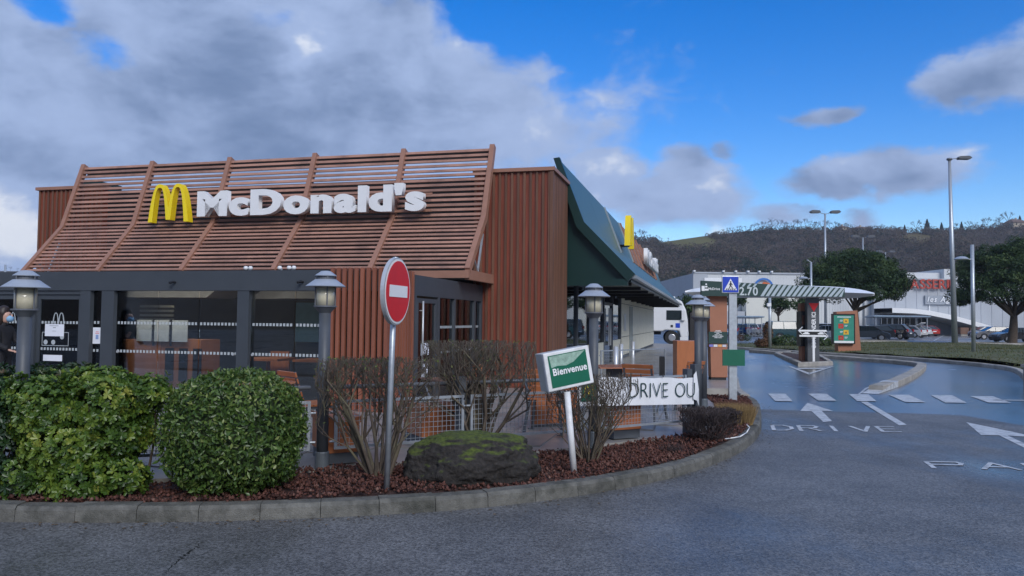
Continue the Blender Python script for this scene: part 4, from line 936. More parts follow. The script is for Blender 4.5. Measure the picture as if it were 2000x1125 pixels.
hb_ = [blob(x, y, Y, rx, ry, rz, tn, b0) for x, y, Y, rx, ry, rz, tn in (
    (95, 800, 6.75, .30, .26, .24, .12), (190, 790, 6.75, .30, .25, .24, .16), (285, 760, 6.95, .20, .2, .13, .08), (130, 870, 6.68, .34, .26, .22, .12), (215, 850, 6.78, .26, .22, .24, .04),
    (60, 930, 6.62, .24, .2, .16, -.05), (150, 935, 6.6, .28, .2, .15, .08), (235, 925, 6.65, .22, .18, .15, .10), (262, 820, 6.95, .17, .15, .2, -.02), (70, 760, 6.9, .24, .22, .13, .10), (200, 740, 6.95, .34, .2, .10, .14))]
hedge('loose leafy evergreen hedge with bright green leaf whorls left of round bush', hb_, 5200, m_hedge, b0, L=.046, W=.027)
b1 = (-4.6, 7.25, .13)
hb_ = [blob(x, y, Y, rx, ry, rz, tn, b1) for x, y, Y, rx, ry, rz, tn in ((30, 760, 7.15, .36, .28, .24, .0), (-70, 800, 7.05, .5, .35, .42, 0), (110, 735, 7.35, .40, .26, .12, .18), (0, 860, 6.8, .24, .25, .4, -.08), (-140, 800, 7.0, .5, .4, .5, 0), (10, 940, 6.6, .2, .2, .2, -.05))]
hedge('dark clipped hedge with reddish tips at the left edge', hb_, 3400, m_hedge2, b1)

# ---------- bare shrubs
def shrub(label, loc, h, rx_, ry_, stems, mat=m_twig, seed=1, r0=.014, density=1.0, flat=True, name='bare_shrub', twig_r=.0016, spread=.5, levels=4):
    rn = random.Random(seed); t = thing(name, label, 'shrub', loc); segs = []
    def grow(p, d, L, r, lev):
        n = 2 if lev < 2 else 2
        q = p
        for k in range(n):
            d = (d+Vector((rn.gauss(0, .16), rn.gauss(0, .16), rn.gauss(.04, .1)))).normalized(); e = q+d*L/n
            if flat and e.z > h: e = q+(e-q)*max(0.05, (h-q.z)/max(1e-4, (e.z-q.z)))
            if abs(e.x) > rx_*1.03 or abs(e.y) > ry_*1.1: d = Vector((-d.x*.2, -d.y*.2, abs(d.z)+.5)).normalized(); e = q+d*L/n*.6
            if e.z > h: e.z = h+rn.uniform(-.03, .03)
            r2 = max(twig_r, r*(.82 if lev else .8)); segs.append((q.copy(), e.copy(), r, r2)); q = e; r = r2
            if q.z >= h-.03 and flat: return
            if lev < levels:
                m_ = rn.choice((1, 2)) if lev < 2 else rn.choice((1, 2, 2))
                for _ in range(int(m_*density+.5)):
                    a = rn.uniform(0, 2*PI); side = Vector((math.cos(a), math.sin(a), rn.uniform(-.1, .7)))
                    grow(q, (d*.8+side*.8).normalized(), L*rn.uniform(.5, .8), max(twig_r, r*.6), lev+1)
    for s_ in range(stems):
        a = rn.uniform(0, 2*PI); b_ = Vector((math.cos(a)*rn.uniform(0, .09), math.sin(a)*rn.uniform(0, .09), -.02))
        d = Vector((math.cos(a)*spread*rn.uniform(.2, 1)*rx_/.5, math.sin(a)*spread*rn.uniform(.2, 1), 1)).normalized()
        grow(b_, d, h*rn.uniform(.62, .85), r0*rn.uniform(.6, 1.2), 0)
    V = []; F = []; 
    for p, q, ra, rb in segs:
        d = (q-p)
        if d.length < 1e-4: continue
        d.normalize(); a = d.cross(Vector((.3, .9, .1))).normalized(); b_ = d.cross(a); o = len(V); k = 4 if ra > .006 else 3
        for c_, r in ((p, ra), (q, rb)):
            for i in range(k): V.append(c_+(a*math.cos(2*PI*i/k)+b_*math.sin(2*PI*i/k))*r)
        for i in range(k): F.append((o+i, o+(i+1) % k, o+k+(i+1) % k, o+k+i))
    mb = MB(); mb.v = [tuple(v) for v in V]; mb.f = [list(f) for f in F]; mb.m = [0]*len(F)
    big = [s for s in segs if s[2] > .007]
    mb.build('branches', mat, t, norm=False, smooth=True)
    return t, segs
s1, sg1 = shrub('flat-topped leafless shrub right behind the no-entry post', (-1.25, 7.42, .13), 1.14, .54, .38, 17, seed=3, r0=.021, spread=.55, density=1.2, twig_r=.0026)
s2, sg2 = shrub('wide leafless shrub with thick stems behind the mossy boulder', (-.36, 8.75, .13), 1.28, .62, .42, 19, seed=8, r0=.026, spread=.6, density=1.24, twig_r=.0027)
s3, sg3 = shrub('leafless vase-shaped shrub beside the welcome sign post', (.86, 8.46, .13), .92, .46, .38, 24, seed=5, r0=.014, spread=.6, density=1.2, levels=3, twig_r=.0028)
m_newleaf = leafmat('sparse_leaf', [(.05, .08, .02), (.12, .17, .03), (.2, .22, .06)], .5, .25)
for t_, sg_, n_ in ((s1, sg1, 420), (s2, sg2, 260)):
    P = np.array([random.choice(sg_)[1][:] for _ in range(n_)]); P = P[(P[:, 2] > .3)]; v, f = leaves(P, np.tile([0, -.3, 1.], (len(P), 1)), .03, .014, .8)
    big_mesh('leaves', v, f, m_newleaf, t_, np.repeat(RNG.random(len(P)), 4))
m_heath = M('heather_twig', (.06, .045, .045), .9, 0, .3, 14)
shrub('low dark twiggy heather bush in front of the dry grass', G(1385, 864, .13), .40, .34, .32, 60, m_heath, 21, .006, 1.0, False, 'heather_bush', .0026, 1.6, 3)
shrub('small dark creeping plant on the chips before the heather', G(1312, 882, .13), .10, .26, .14, 26, m_heath, 25, .003, 1.0, False, 'creeping_plant', .0014, 2.5, 2)
# clump of cut dry grass
dg = thing('dry_grass_clump', 'flat-cut clump of straw-coloured dry grass at the bed corner', 'grass', G(1437, 828, .13))
n = 2600; a = RNG.uniform(0, 2*PI, n); r = np.sqrt(RNG.random(n)); bx0 = np.cos(a)*r*.24; by0 = np.sin(a)*r*.22; hh = RNG.uniform(.24, .33, n)
tx_ = bx0*1.3+RNG.normal(0, .03, n); ty_ = by0*1.3+RNG.normal(0, .03, n); wv = .0035
V = np.stack([np.stack([bx0-wv, by0, np.zeros(n)], 1), np.stack([bx0+wv, by0, np.zeros(n)], 1), np.stack([tx_, ty_, hh], 1)], 1).reshape(-1, 3)
big_mesh('blades', V, np.arange(3*n).reshape(-1, 3), leafmat('straw', [(.10, .06, .025), (.24, .16, .07), (.40, .29, .14)], .8, .2), dg, np.repeat(RNG.random(n), 3))
# white hose on the bed
hp = [G(x, y, .16) for x, y in ((1388, 866), (1405, 859), (1425, 856), (1445, 853), (1458, 845), (1464, 835), (1455, 826))]
tag(MB().tube(hp, .008, 6).build('garden_hose', m_white, None, smooth=True), 'thin white hose curling over the chips beside the heather', 'hose')

# ---------- mesh fence along the terrace edge
def fence(label, a, b, z0=.33, z1=.82, posts=(), rail=True, cell=.05, gapa=.12, gapb=.12, rot=0):
    a = Vector((*a[:2], 0)); b = Vector((*b[:2], 0)); L = (b-a).length; d = (b-a).normalized()
    t = thing('mesh_fence', label, 'fence', (a.x, a.y, TZ), math.atan2(d.y, d.x), 'wire mesh fence panels round the terrace'); x0, x1 = gapa, L-gapb
    z0 -= TZ; z1 -= TZ
    MB().bx(x0, x1, -.012, .012, z1-.028, z1).bx(x0, x1, -.012, .012, z0, z0+.028).bx(x0, x0+.03, -.012, .012, z0+.028, z1-.028).bx(x1-.03, x1, -.012, .012, z0+.028, z1-.028).build('panel_frame', m_galv, t)
    mb = MB(); n = int((x1-x0)/cell)
    for k in range(1, n): x = x0+k*(x1-x0)/n; mb.bx(x-.0022, x+.0022, -.002, .002, z0+.02, z1-.02)
    m_ = int((z1-z0)/cell)
    for k in range(1, m_): z = z0+k*(z1-z0)/m_; mb.bx(x0+.02, x1-.02, .0025, .0065, z-.0022, z+.0022)
    tag(mb.build('wire_mesh', m_galv, t), kind='stuff')
    for x, h in posts: MB().bx(x-.045, x+.045, -.02+.05, .07+.05, -.03, h).build('post', m_post, t)
    cl = MB()
    for x in ((x0-.05, x0+.005), (x1-.005, x1+.05)):
        for z in (z0+.08, z1-.12): cl.cyl((x[0], 0, z), (x[1], 0, z), .012, .012, 6)
    tag(cl.build('clips', m_galv, t), kind='stuff')
    if rail:
        MB().cyl((x0, .16, z1+.12), (x1, .16, z1+.12), .022, .022, 10).build('handrail', m_capin, t, smooth=True)
        for x in (x0+.4, (x0+x1)/2, x1-.4): MB().cyl((x, .16, z1+.12), (x, .02, z1-.01), .011, .011, 6).build('rail_arm', m_capin, t)
    return t
LP = [Vector(l[0]) for l in LAMPS]; CORN = Vector((2.42, 10.28, 0)); mid = Vector((-.50, 8.52, 0))
fence('mesh fence panel between hedge and round bush, behind the leaves', LP[0], LP[1])
fence('mesh fence panel behind the leafless shrub and no-entry post', LP[1], mid, gapb=.02, posts=[((mid-Vector((LP[1].x, LP[1].y, 0))).length-.02, .86)])
fence('mesh fence panel between boulder shrub and welcome sign', mid, LP[2], gapa=.06)
fence('mesh fence panel under the white banner', LP[2], CORN, z0=.33, z1=.95, rail=False, posts=[((CORN-Vector((LP[2].x, LP[2].y, 0))).length-.02, .86), ((CORN-Vector((LP[2].x, LP[2].y, 0))).length+.12, .92)])

# ---------- banner
A_, B_ = Vector((.72, 9.16, 0)), CORN+Vector((.02, -.0, 0)); d = (Vector((B_.x-A_.x, B_.y-A_.y, 0))); Lb = d.length; d.normalize()
bn = thing('banner', 'white fabric banner with dark green lettering DRIVE OU hung on the mesh fence', 'banner', (A_.x, A_.y, TZ), math.atan2(d.y, d.x))
xa, xb, zb, zt = .05, Lb-.04, .42, .77
mb = MB(); nx_, nz_ = 60, 8
for j in range(nz_+1):
    for i in range(nx_+1):
        u_ = i/nx_; w_ = j/nz_; sag = -.012*math.sin(u_*PI*4)**2*w_
        mb.v.append((xa+(xb-xa)*u_, -.035-.010*math.sin(u_*23+w_*2)*(.4+w_)-.004*math.sin(u_*70), zb+(zt-zb)*w_+sag+.055-.073*u_))
for j in range(nz_):
    for i in range(nx_): a = j*(nx_+1)+i; mb.f.append([a, a+1, a+nx_+2, a+nx_+1]); mb.m.append(0)
bo_ = mb.build('cloth', M('banner_cloth', (.78, .80, .84), .6, 0, .04, 6), bn, smooth=True)
# loose folded end
fp = [(xb-.02, -.05, zt+.02), (xb+.02, -.06, zt+.07), (xb+.10, .03, zt-.10), (xb+.19, .06, zb+.10), (xb+.12, .0, zb+.02), (xb+.10, -.03, zb-.05), (xb+.03, -.06, zb+.03), (xb-.03, -.055, zb+.05)]
MB().add([(xb+.05, -.075, (zb+zt)/2)]+fp, [(0, i+1, (i+1) % 8+1) for i in range(8)]).build('folded_end', M('banner_cloth_back', (.74, .76, .80), .6, 0, .06, 6), bn)
for o in letters('DRIVE OU', .27, m_fgreen2, bn, xb-1.15, xb-.005, -.058, .515, .70, .001, -.005, gapf=.11):
    if o: o.location.z += .055-.073*(o.location.x-xa)/(xb-xa)
MB().prism([(-.11, -.11), (.11, -.11), (.11, .11), (-.11, .11)], (.22, -.050, .64), (1, 0, 0), (0, 0, 1), .003).build('green_patch', m_fgreen, bn)
MB().prism(arches(.16, .14), (.22, -.054, .58), (1, 0, 0), (0, 0, 1), .003).build('arches_print', m_yellow, bn)
for k in range(5): MB().cyl((xa+.25+k*.38, -.05, zt+.05-.014*k), (xa+.25+k*.38, -.045, zt+.085-.014*k), .008, .008, 6).build('eyelet_tie', m_black, bn)

# ---------- terrace furniture
def block(label, loc, rz, w_=.34, dp=.6, h=.46):
    t = thing('wooden_block_seat', label, 'bench', (loc[0], loc[1], TZ), rz, 'wooden block seats on the terrace')
    MB().bx(-w_/2+.012, w_/2-.012, -dp/2+.012, dp/2-.012, 0, .11).build('plinth', m_post, t)
    MB().bx(-w_/2, w_/2, -dp/2, dp/2, .112, h-.05).build('body', m_wood, t)
    mb = MB(); pr = [(-w_/2-.01, h-.048), (w_/2+.01, h-.048), (w_/2+.02, h+.02), (w_/2-.08, h), (0, h-.02), (-w_/2+.07, h), (-w_/2-.02, h+.03)]
    mb.prism(pr, (0, dp/2+.01, 0), (1, 0, 0), (0, 0, 1), dp+.02).build('seat', m_wood, t); return t
block('orange wood block seat with dark plinth behind the lamp beside the round bush', (-1.86, 8.22), .5)
block('orange wood block seat with dark plinth behind the welcome sign shrub', (1.36, 10.12), .45, .42)
block('orange wood block seat beside the dark table pedestal', (-.98, 9.4), .5, .45)
def chair(label, loc, rz):
    t = thing('slatted_chair', label, 'chair', (loc[0], loc[1], TZ), rz, 'slatted wooden terrace chairs')
    for sx2 in (-1, 1):
        for y0_, y1_, z in ((-.18, -.26, .44), (.17, .27, .44)):
            MB().beam((sx2*.20, y0_, z), (sx2*.25, y1_, 0.012), .035, .025).bx(sx2*.25-.02, sx2*.25+.06, y1_-.02, y1_+.02, 0, .012).build('leg', m_post, t)
    MB().bx(-.23, -.20, -.22, .22, .42, .45).bx(.20, .23, -.22, .22, .42, .45).beam((-.215, .2, .44), (-.215, .33, .86), .03, .025).beam((.215, .2, .44), (.215, .33, .86), .03, .025).build('frame', m_post, t)
    for k in range(7): MB().bx(-.25, .25, -.235+k*.068, -.18+k*.068, .452, .472).build('seat_slat', m_wood, t)
    for k in range(5): y = .225+.10*k/4; z = .53+k*.075; MB().box((0, y, z), (.48, .018, .058), rx=-.3).build('back_slat', m_wood, t)
    return t
chair('slatted chair seen from behind, right of the boulder shrub', (.48, 10.3), 2.9)
chair('slatted chair standing under the middle of the banner', (2.02, 11.6), 2.6)
chair('slatted chair next to the waste cabinet behind the banner', (2.75, 12.6), -2.4)
chair('slatted chair behind the round bush', (-2.4, 9.3), 2.3)
def table(label, loc, rz, w_=.75):
    t = thing('terrace_table', label, 'table', (loc[0], loc[1], TZ), rz, 'terrace tables')
    mb = MB(); pr = [(-w_/2, .735), (w_/2, .735), (w_/2+.02, .76), (w_/2-.1, .752), (-w_/2+.1, .752), (-w_/2-.02, .76)]
    mb.prism(pr, (0, .4, 0), (1, 0, 0), (0, 0, 1), .8).build('top', M('table_top', (.40, .17, .10), .25, 0, .1, 5), t)
    MB().bx(-.10, .10, -.10, .10, .02, .735).build('pedestal', m_post, t); MB().bx(-.25, .25, -.25, .25, 0, .02).build('base', m_post, t); return t
table('terrace table with dark square pedestal in front of the side door', (-.62, 9.55), .5)
table('terrace table behind the left part of the banner', (1.7, 12.7), .35, .9)
table('terrace table behind the round bush', (-3.0, 9.0), .5)
def panel(label, loc, rz, w_, h, mat, name, cat, z0=0.0, th=.06):
    t = thing(name, label, cat, (loc[0], loc[1], TZ), rz)
    MB().bx(-w_/2, w_/2, -th/2, th/2, z0+.04, h).build('board', mat, t, bevel=.004); MB().bx(-w_/2+.03, w_/2-.03, -th/2+.01, th/2-.01, 0, z0+.04).build('foot', m_post, t); return t
panel('narrow orange upright board on the terrace behind the boulder shrub', (-.42, 9.9), .3, .16, .92, m_wood, 'upright_board', 'panel')
panel('orange upright backrest board left of the welcome sign', (.62, 10.9), .3, .7, .74, m_wood, 'backrest_board', 'panel')
p = At(1342, 740, 15.2); panel('tall orange wood waste cabinet behind the right end of the banner', (p.x, p.y), -.05, .48, 1.12, m_wood, 'waste_cabinet', 'cabinet', th=.5)
p = At(1356, 700, 19.5); t = panel('black display board behind the twin lantern lamps', (p.x, p.y), .1, .26, 1.72, m_black, 'display_board', 'display', .9, .1)
# inner railing and steel posts along the side passage
fence('low wire railing crossing the side passage', At(1172, 700, 17.6), At(1300, 700, 19.6), z0=.3, z1=.98, rail=False, cell=.07, gapa=.02, gapb=.02)
for k, (px, pt_, Y, lab) in enumerate(((1203, 678, 16.2, 'steel post nearest the flank doors, left of three'), (1213, 673, 19, 'steel post beside the flank doors, middle of three'), (1236, 668, 21, 'steel post nearest the beige panels, right of three'))):
    a = At(px, pt_, Y); t = thing('steel_post', lab, 'post', (a.x, a.y, TZ), 0, 'steel posts in the side passage')
    MB().cyl((0, 0, 0), (0, 0, a.z-TZ), .05, .05, 14).build('tube', m_alu, t, smooth=True); MB().lathe([(.05, a.z-TZ), (.04, a.z-TZ+.012), (.01, a.z-TZ+.015)], 14).build('cap', m_alu, t)
a = At(1293, 696, 17.2); t = thing('black_bollard', 'short black square bollard at the end of the wire railing', 'bollard', (a.x, a.y, TZ)); MB().bx(-.055, .055, -.055, .055, 0, a.z-TZ-.02).build('shaft', m_black, t); MB().bx(-.05, .05, -.05, .05, a.z-TZ-.02, a.z-TZ).build('cap', m_black, t)

# ---------- crossing sign, green board, totem
a = G(1431, 782, .13); t = thing('crossing_sign', 'square blue pedestrian crossing sign on grey post', 'sign', a)
Yc = a.y; MB().bx(-.075, .075, -.04, .04, -.05, 2.28).build('post', m_galv, t)
zc = At(1425, 556, Yc).z-a.z; xo = -.06; hs_ = .168
pl = MB().prism([(-hs_, -hs_), (hs_, -hs_), (hs_, hs_), (-hs_, hs_)], (xo, -.075, zc), (1, 0, 0), (0, 0, 1), -.03).build('plate', m_alu, t, bevel=.01)
MB().prism([(-.152, -.152), (.152, -.152), (.152, .152), (-.152, .152)], (xo, -.077, zc), (1, 0, 0), (0, 0, 1), .002).build('blue_field', m_blue, pl)
MB().prism([(-.125, -.11), (.125, -.11), (0, .115)], (xo, -.081, zc), (1, 0, 0), (0, 0, 1), .002).build('white_triangle', m_white, pl)
zb_ = zc-.11; mb = MB()
for k in range(5): x = xo-.095+k*.04; mb.prism([(0, 0), (.022, 0), (.034, .028), (.014, .028)], (x, -.085, zb_+.004), (1, 0, 0), (0, 0, 1), .002)
tag(mb.build('zebra_bars', m_black, pl), kind='stuff')
mb = MB().prism(disc(.014, 0, 12), (xo, -.085, zb_+.162), (1, 0, 0), (0, 0, 1), .002)
for q in ([(-.012, .145), (.012, .145), (.012, .085), (-.012, .085)], [(.012, .085), (.05, .03), (.036, .028), (-.004, .085)], [(-.012, .09), (-.04, .03), (-.026, .03), (.006, .085)], [(.01, .142), (.042, .10), (.034, .094), (.008, .125)], [(-.01, .142), (-.036, .10), (-.028, .094), (-.008, .125)]):
    mb.prism(q, (xo, -.086-.0008*random.random(), zb_), (1, 0, 0), (0, 0, 1), .002)
mb.build('walking_figure', m_black, pl)
a = G(1437, 782, .13); Yc = a.y+.15; t = thing('green_board', 'plain dark green board on a short green post', 'sign', (a.x+.03, Yc, .13))
c0 = At(1411, 714, Yc-.2); c1 = At(1454, 683, Yc-.2)
MB().bx(-.03, .03, -.03, .03, -.05, c1.z-.2).build('post', m_fgreen2, t)
MB().bx(c0.x-a.x-.03, c1.x-a.x-.03, -.23, -.19, c0.z-.13, c1.z-.13).build('board', m_fgreen, t)
a = G(1404, 741, .16); YT = a.y; t = thing('opening_hours_totem', 'brown totem with dark opening-hours plate carrying the height bar', 'totem', (a.x, YT, .16))
tt = At(1404, 574, YT).z-.16
wv = lambda px: At(px, 650, YT).x-a.x
MB().prism([(wv(1389), .05), (wv(1421), .05), (wv(1420), tt), (wv(1385), tt)], (0, 0, 0), (1, 0, 0), (0, 0, 1), -.3).build('body', m_totem, t, bevel=.01)
MB().bx(-.2, .2, .02, .28, -.02, .048).build('foot', m_dark, t)
zp0, zp1 = At(1400, 671, YT).z-.16, At(1400, 648, YT).z-.16
hp_ = MB().bx(wv(1383.5), wv(1420), -.03, -.001, zp0, zp1).build('hours_plate', m_fgreen2, t)
text('hours_text', "HORAIRES\nD'OUVERTURE\nDRIVE :\n10H00 A 23H00\nVENDREDI ET SAMEDI :\n10H00 A 00H00", .036, m_white, hp_, ((wv(1383.5)+wv(1420))/2, -.033, (zp0+zp1)/2+.09), (PI/2, 0, 0), .001, .001, sx=.8)
for k, cc in enumerate(((.2, .2, .55), (.75, .76, .8), (.8, .42, .15), (.6, .62, .7))):
    x = wv(1385)+k*.115; MB().bx(x, x+.10, -.012, -.001, zp0-.085, zp0-.025).build('payment_sticker', M('sticker', cc, .5), t)

# ---------- height-limit bar "2.70"
g0 = At(1370, 577, YT-.25); gb = thing('height_bar', 'dark green height-limit bar reading 2.70 with pale diagonal stripes', 'barrier', (g0.x, g0.y, 0))
zb1 = g0.z; def_ = lambda px, py: At(px, py, YT-.25)-Vector((g0.x, g0.y, 0))
q = [def_(1370, 578), def_(1650, 580), def_(1650, 562.5), def_(1370, 548)]
bar = MB().prism([(p.x, p.z) for p in q], (0, 0, 0), (1, 0, 0), (0, 0, 1), -.12).build('bar', m_fgreen2, gb)
x0 = def_(1487, 560).x; x1 = def_(1650, 560).x; ns = 16
zt_ = lambda x: q[3].z+(q[2].z-q[3].z)*(x-q[3].x)/(q[2].x-q[3].x); zbm = lambda x: q[0].z+(q[1].z-q[0].z)*(x-q[0].x)/(q[1].x-q[0].x)
for k in range(ns):
    xl = x0+(x1-x0)*k/ns-.03; xr = xl+.085; sh_ = .20
    pts = [(xl, zbm(xl)+.004), (xr, zbm(xr)+.004), (min(xr+sh_, x1), zt_(min(xr+sh_, x1))-.004), (min(xl+sh_, x1-.002), zt_(min(xl+sh_, x1))-.004)]
    MB().prism(pts, (0, -.004, 0), (1, 0, 0), (0, 0, 1), .002).build('stripe', m_stripe, bar)
xs0 = def_(1442, 555).x
for k in range(4):
    xl = xs0+k*.14; zt2 = zt_(xl+.1)-.006; MB().prism([(xl-.06, zt2-.09), (xl+.0, zt2-.09), (xl+.07, zt2), (xl+.01, zt2)], (0, -.004, 0), (1, 0, 0), (0, 0, 1), .002).build('stripe', m_stripe, bar)
m_txt = M('bar_lettering', (.55, .62, .64), .5)
letters('2.70', .3, m_txt, bar, def_(1444, 568).x, def_(1480, 568).x, -.006, def_(1444, 577).z, def_(1444, 560.5).z, .002, .006, gapf=.05)
letters('McDrive', .12, m_white, bar, def_(1383.5, 565).x, def_(1406, 565).x, -.006, def_(1383, 566.5).z, def_(1383, 561.5).z, .002, .002, gapf=.04)
p = def_(1377, 563); MB().bx(p.x-.09, p.x-.01, -.006, -.002, p.z-.07, p.z+.06).bx(p.x+.0, p.x+.06, -.006, -.002, p.z+.02, p.z+.06).cyl((p.x+.03, -.004, p.z+.105), (p.x+.03, -.001, p.z+.105), .022, .022, 10).bx(p.x-.005, p.x+.09, -.006, -.002, p.z-.06, p.z-.01).build('drive_symbol', m_white, bar)
p = def_(1436, 575); MB().prism([(-.02, .05), (.02, .05), (0, 0)], (p.x, -.006, p.z-.01), (1, 0, 0), (0, 0, 1), .002).build('arrow_mark', m_txt, bar)
MB().bx(def_(1392, 570).x, def_(1414, 570).x, .125, .4, q[0].z-.02, q[0].z+.2).build('mount', m_totem, gb)

# ---------- order island: canopy wing, post, screen, arrows sign
io = G(1586, 708, .1); YI = io.y+1.0
wz = At(1640, 574, YI).z; c_ = At(1523, 574, YI)
wg = thing('canopy_wing', 'white wing-shaped canopy above the order point, tip right of the striped bar', 'canopy', (c_.x, YI, 0))
hl = At(1708, 572, YI).x-c_.x; mb = MB(); n = 24; V = []
for i in range(n+1):
    u_ = -1+2*i/n; wdt = 1.1*math.sqrt(max(0, 1-abs(u_)**2.6))+.02; th = .42*(1-abs(u_)**5)+.10
    for q_ in ((-wdt, 0), (0, th*.55), (wdt, 0), (0, -th*.45)): V.append((hl*u_, q_[0], wz+q_[1]+.05-.05*abs(u_)))
mb.v = [tuple(x) for x in V]
for i in range(n):
    for k in range(4): mb.f.append([i*4+k, i*4+(k+1) % 4, (i+1)*4+(k+1) % 4, (i+1)*4+k]); mb.m.append(0)
mb.build('wing', m_white, wg, smooth=False)
px_ = At(1586, 640, YI).x-c_.x
MB().bx(px_-.24, px_+.24, -.14, .14, .08, wz-.12).build('post', m_post, wg)
pst = [c for c in wg.children if c.name.startswith('post')][0]
z_ = lambda py: At(1586, py, YI-.14).z
MB().prism([(-.21, z_(592)), (.21, z_(592)), (0, z_(609))], (px_+.02, -.145, 0), (1, 0, 0), (0, 0, 1), .006).build('red_triangle', m_red, pst)
text('lettering', 'COMMANDER ICI', .23, m_white, pst, (px_+.02, -.147, (z_(610)+z_(680))/2), (PI/2, -PI/2, 0), .002, .008, sx=.82)
sc_ = At(1568, 650, YI+.4); t = thing('order_screen', 'black upright order screen on a brown stand at the order island', 'order screen', (sc_.x, YI+.4, .1))
z2 = lambda py: At(1568, py, YI+.4).z-.1; x2 = lambda px: At(px, 640, YI+.4).x-sc_.x
MB().bx(x2(1560), x2(1578), -.2, .25, z2(676), z2(608)).build('screen_case', m_black, t)
MB().bx(x2(1563), x2(1576), -.21, -.2, z2(634), z2(616)).build('picture', M('burger_picture', (.10, .035, .025), .4, 0, .5, 6), t)
MB().bx(x2(1563), x2(1577), -.15, .2, .0, z2(676)).bx(x2(1563), x2(1580), -.05, .25, z2(608), z2(592)).build('stand', m_totem, t)
a = G(1589, 707, .1); YA = a.y; t = thing('two_way_sign', 'sign of two opposite white arrows on a thin white post at the order island', 'sign', (a.x, YA, .08))
z3 = lambda py: At(1589, py, YA).z-.08; x3 = lambda px: At(px, 650, YA).x-a.x
MB().bx(-.045, .045, -.03, .03, 0, z3(645)).build('post', m_white, t)
for s_, py in ((-1, 646), (1, 656)):
    zz = z3(py); e0 = x3(1558); e1 = x3(1616); tip = e0 if s_ < 0 else e1
    mb = MB().bx(e0+.05, e1-.05, -.05, -.035, zz-.035, zz+.035)
    mb.beam((tip, -.055, zz), (tip-s_*.17, -.055, zz+.15), .02, .06, up=(0, 1, 0)).beam((tip, -.060, zz), (tip-s_*.17, -.060, zz-.15), .02, .06, up=(0, 1, 0)).build('arrow', m_white, t)
MB().bx(x3(1560), x3(1614), -.034, -.02, z3(655), z3(647)).build('black_field', m_black, t)
for xc in (1574, 1603):
    x = x3(xc); zz = z3(651.5); MB().bx(x-.13, x+.13, -.045, -.036, zz-.03, zz+.02).bx(x-.07, x+.08, -.045, -.036, zz+.021, zz+.06).build('car_symbol', m_white, t)

# ---------- menu board on brown totem
a = G(1660, 691, .05); YM = a.y; t = thing('menu_board', 'green illuminated menu board on a brown totem at the verge', 'menu board', (a.x, YM, .05), 0)
zm = lambda py: At(1655, py, YM-.25).z-.05; xm = lambda px: At(px, 640, YM-.25).x-a.x
MB().prism([(xm(1641), .1), (xm(1686), .1), (xm(1679), zm(606)), (xm(1638), zm(609))], (0, 0, 0), (1, 0, 0), (0, 0, 1), -.45).build('totem', m_totem, t)
MB().bx(xm(1642), xm(1685), .02, .4, -.08, .098).build('foot', m_dark, t)
cs = MB().bx(xm(1627), xm(1671), -.2, -.002, zm(672), zm(613)).build('case', m_black, t)
MB().bx(xm(1629.5), xm(1668.5), -.208, -.2, zm(670), zm(616)).build('green_poster', M('menu_green', (.02, .16, .12), .4, 0, .15, 2, emit=.25), cs)
MB().bx(xm(1630), xm(1668), -.211, -.208, zm(670), zm(666)).build('white_strip', m_white, cs)
for px, py, cc in ((1653, 627, (.75, .45, .03)), (1643, 637, (.55, .03, .03)), (1653, 649, (.75, .45, .03)), (1643, 660, (.5, .03, .03))):
    pc = MB().bx(xm(px-5), xm(px+5), -.214, -.208, zm(py+4.5), zm(py-4.5)).build('menu_picture', M('menu_picture', cc, .4, 0, .25, 10), cs)
    MB().bx(xm(px-2), xm(px+2), -.217, -.214, zm(py+2), zm(py-1)).build('food', M('food', (.35, .16, .05), .5), pc)
    x = px-12 if px > 1650 else px+7; MB().bx(xm(x), xm(x+6), -.211, -.208, zm(py-1), zm(py-2)).bx(xm(x), xm(x+5), -.211, -.208, zm(py+1), zm(py+.3)).build('menu_text', m_paper, cs)
MB().bx(xm(1636), xm(1663), -.211, -.208, zm(620), zm(618.5)).build('menu_heading', m_paper, cs)
# stone end of the wall at the right edge
a = G(1998, 772, 0); t = thing('wall_end', 'pale concrete wall end at the right edge beside the kerb', 'wall', (a.x+.78, a.y+.6, 0), .35)
MB().bx(-.25, 3.5, -.2, .2, 0, .62).build('body', m_kerb2, t); MB().bx(-.28, 3.5, -.24, .24, .62, .70).build('coping', m_kerb2, t)

# ---------- woman in black at the entrance door
pb = Vector((At(6, 650, 12.6).x, 12.6, TZ-.05)); per = thing('person', 'woman in black coat with blue face mask raising one hand at the entrance door', 'person', pb)
def skin_mesh(name, verts, edges, radii, mat, parent, root=0, sub=2):
    me = bpy.data.meshes.new(name); me.from_pydata(verts, edges, []); o = bpy.data.objects.new(name, me); COL.objects.link(o)
    sk = o.modifiers.new('skin', 'SKIN'); sd_ = me.skin_vertices if me.skin_vertices else None
    if not me.skin_vertices: bpy.context.view_layer.update()
    bm = bmesh.new(); bm.from_mesh(me); ly = bm.verts.layers.skin.verify(); bm.verts.ensure_lookup_table()
    for i, r in enumerate(radii):
        bm.verts[i][ly].radius = r if isinstance(r, tuple) else (r, r); bm.verts[i][ly].use_root = (i == root)
    bm.to_mesh(me); bm.free()
    ss = o.modifiers.new('sub', 'SUBSURF'); ss.levels = sub; ss.render_levels = sub
    dg_ = bpy.context.evaluated_depsgraph_get(); m2 = bpy.data.meshes.new_from_object(o.evaluated_get(dg_)); bpy.data.objects.remove(o)
    m2.materials.clear(); m2.materials.append(mat); m2.shade_smooth(); m2.name = name
    r_ = bpy.data.objects.new(name, m2); COL.objects.link(r_); r_.parent = parent; return r_
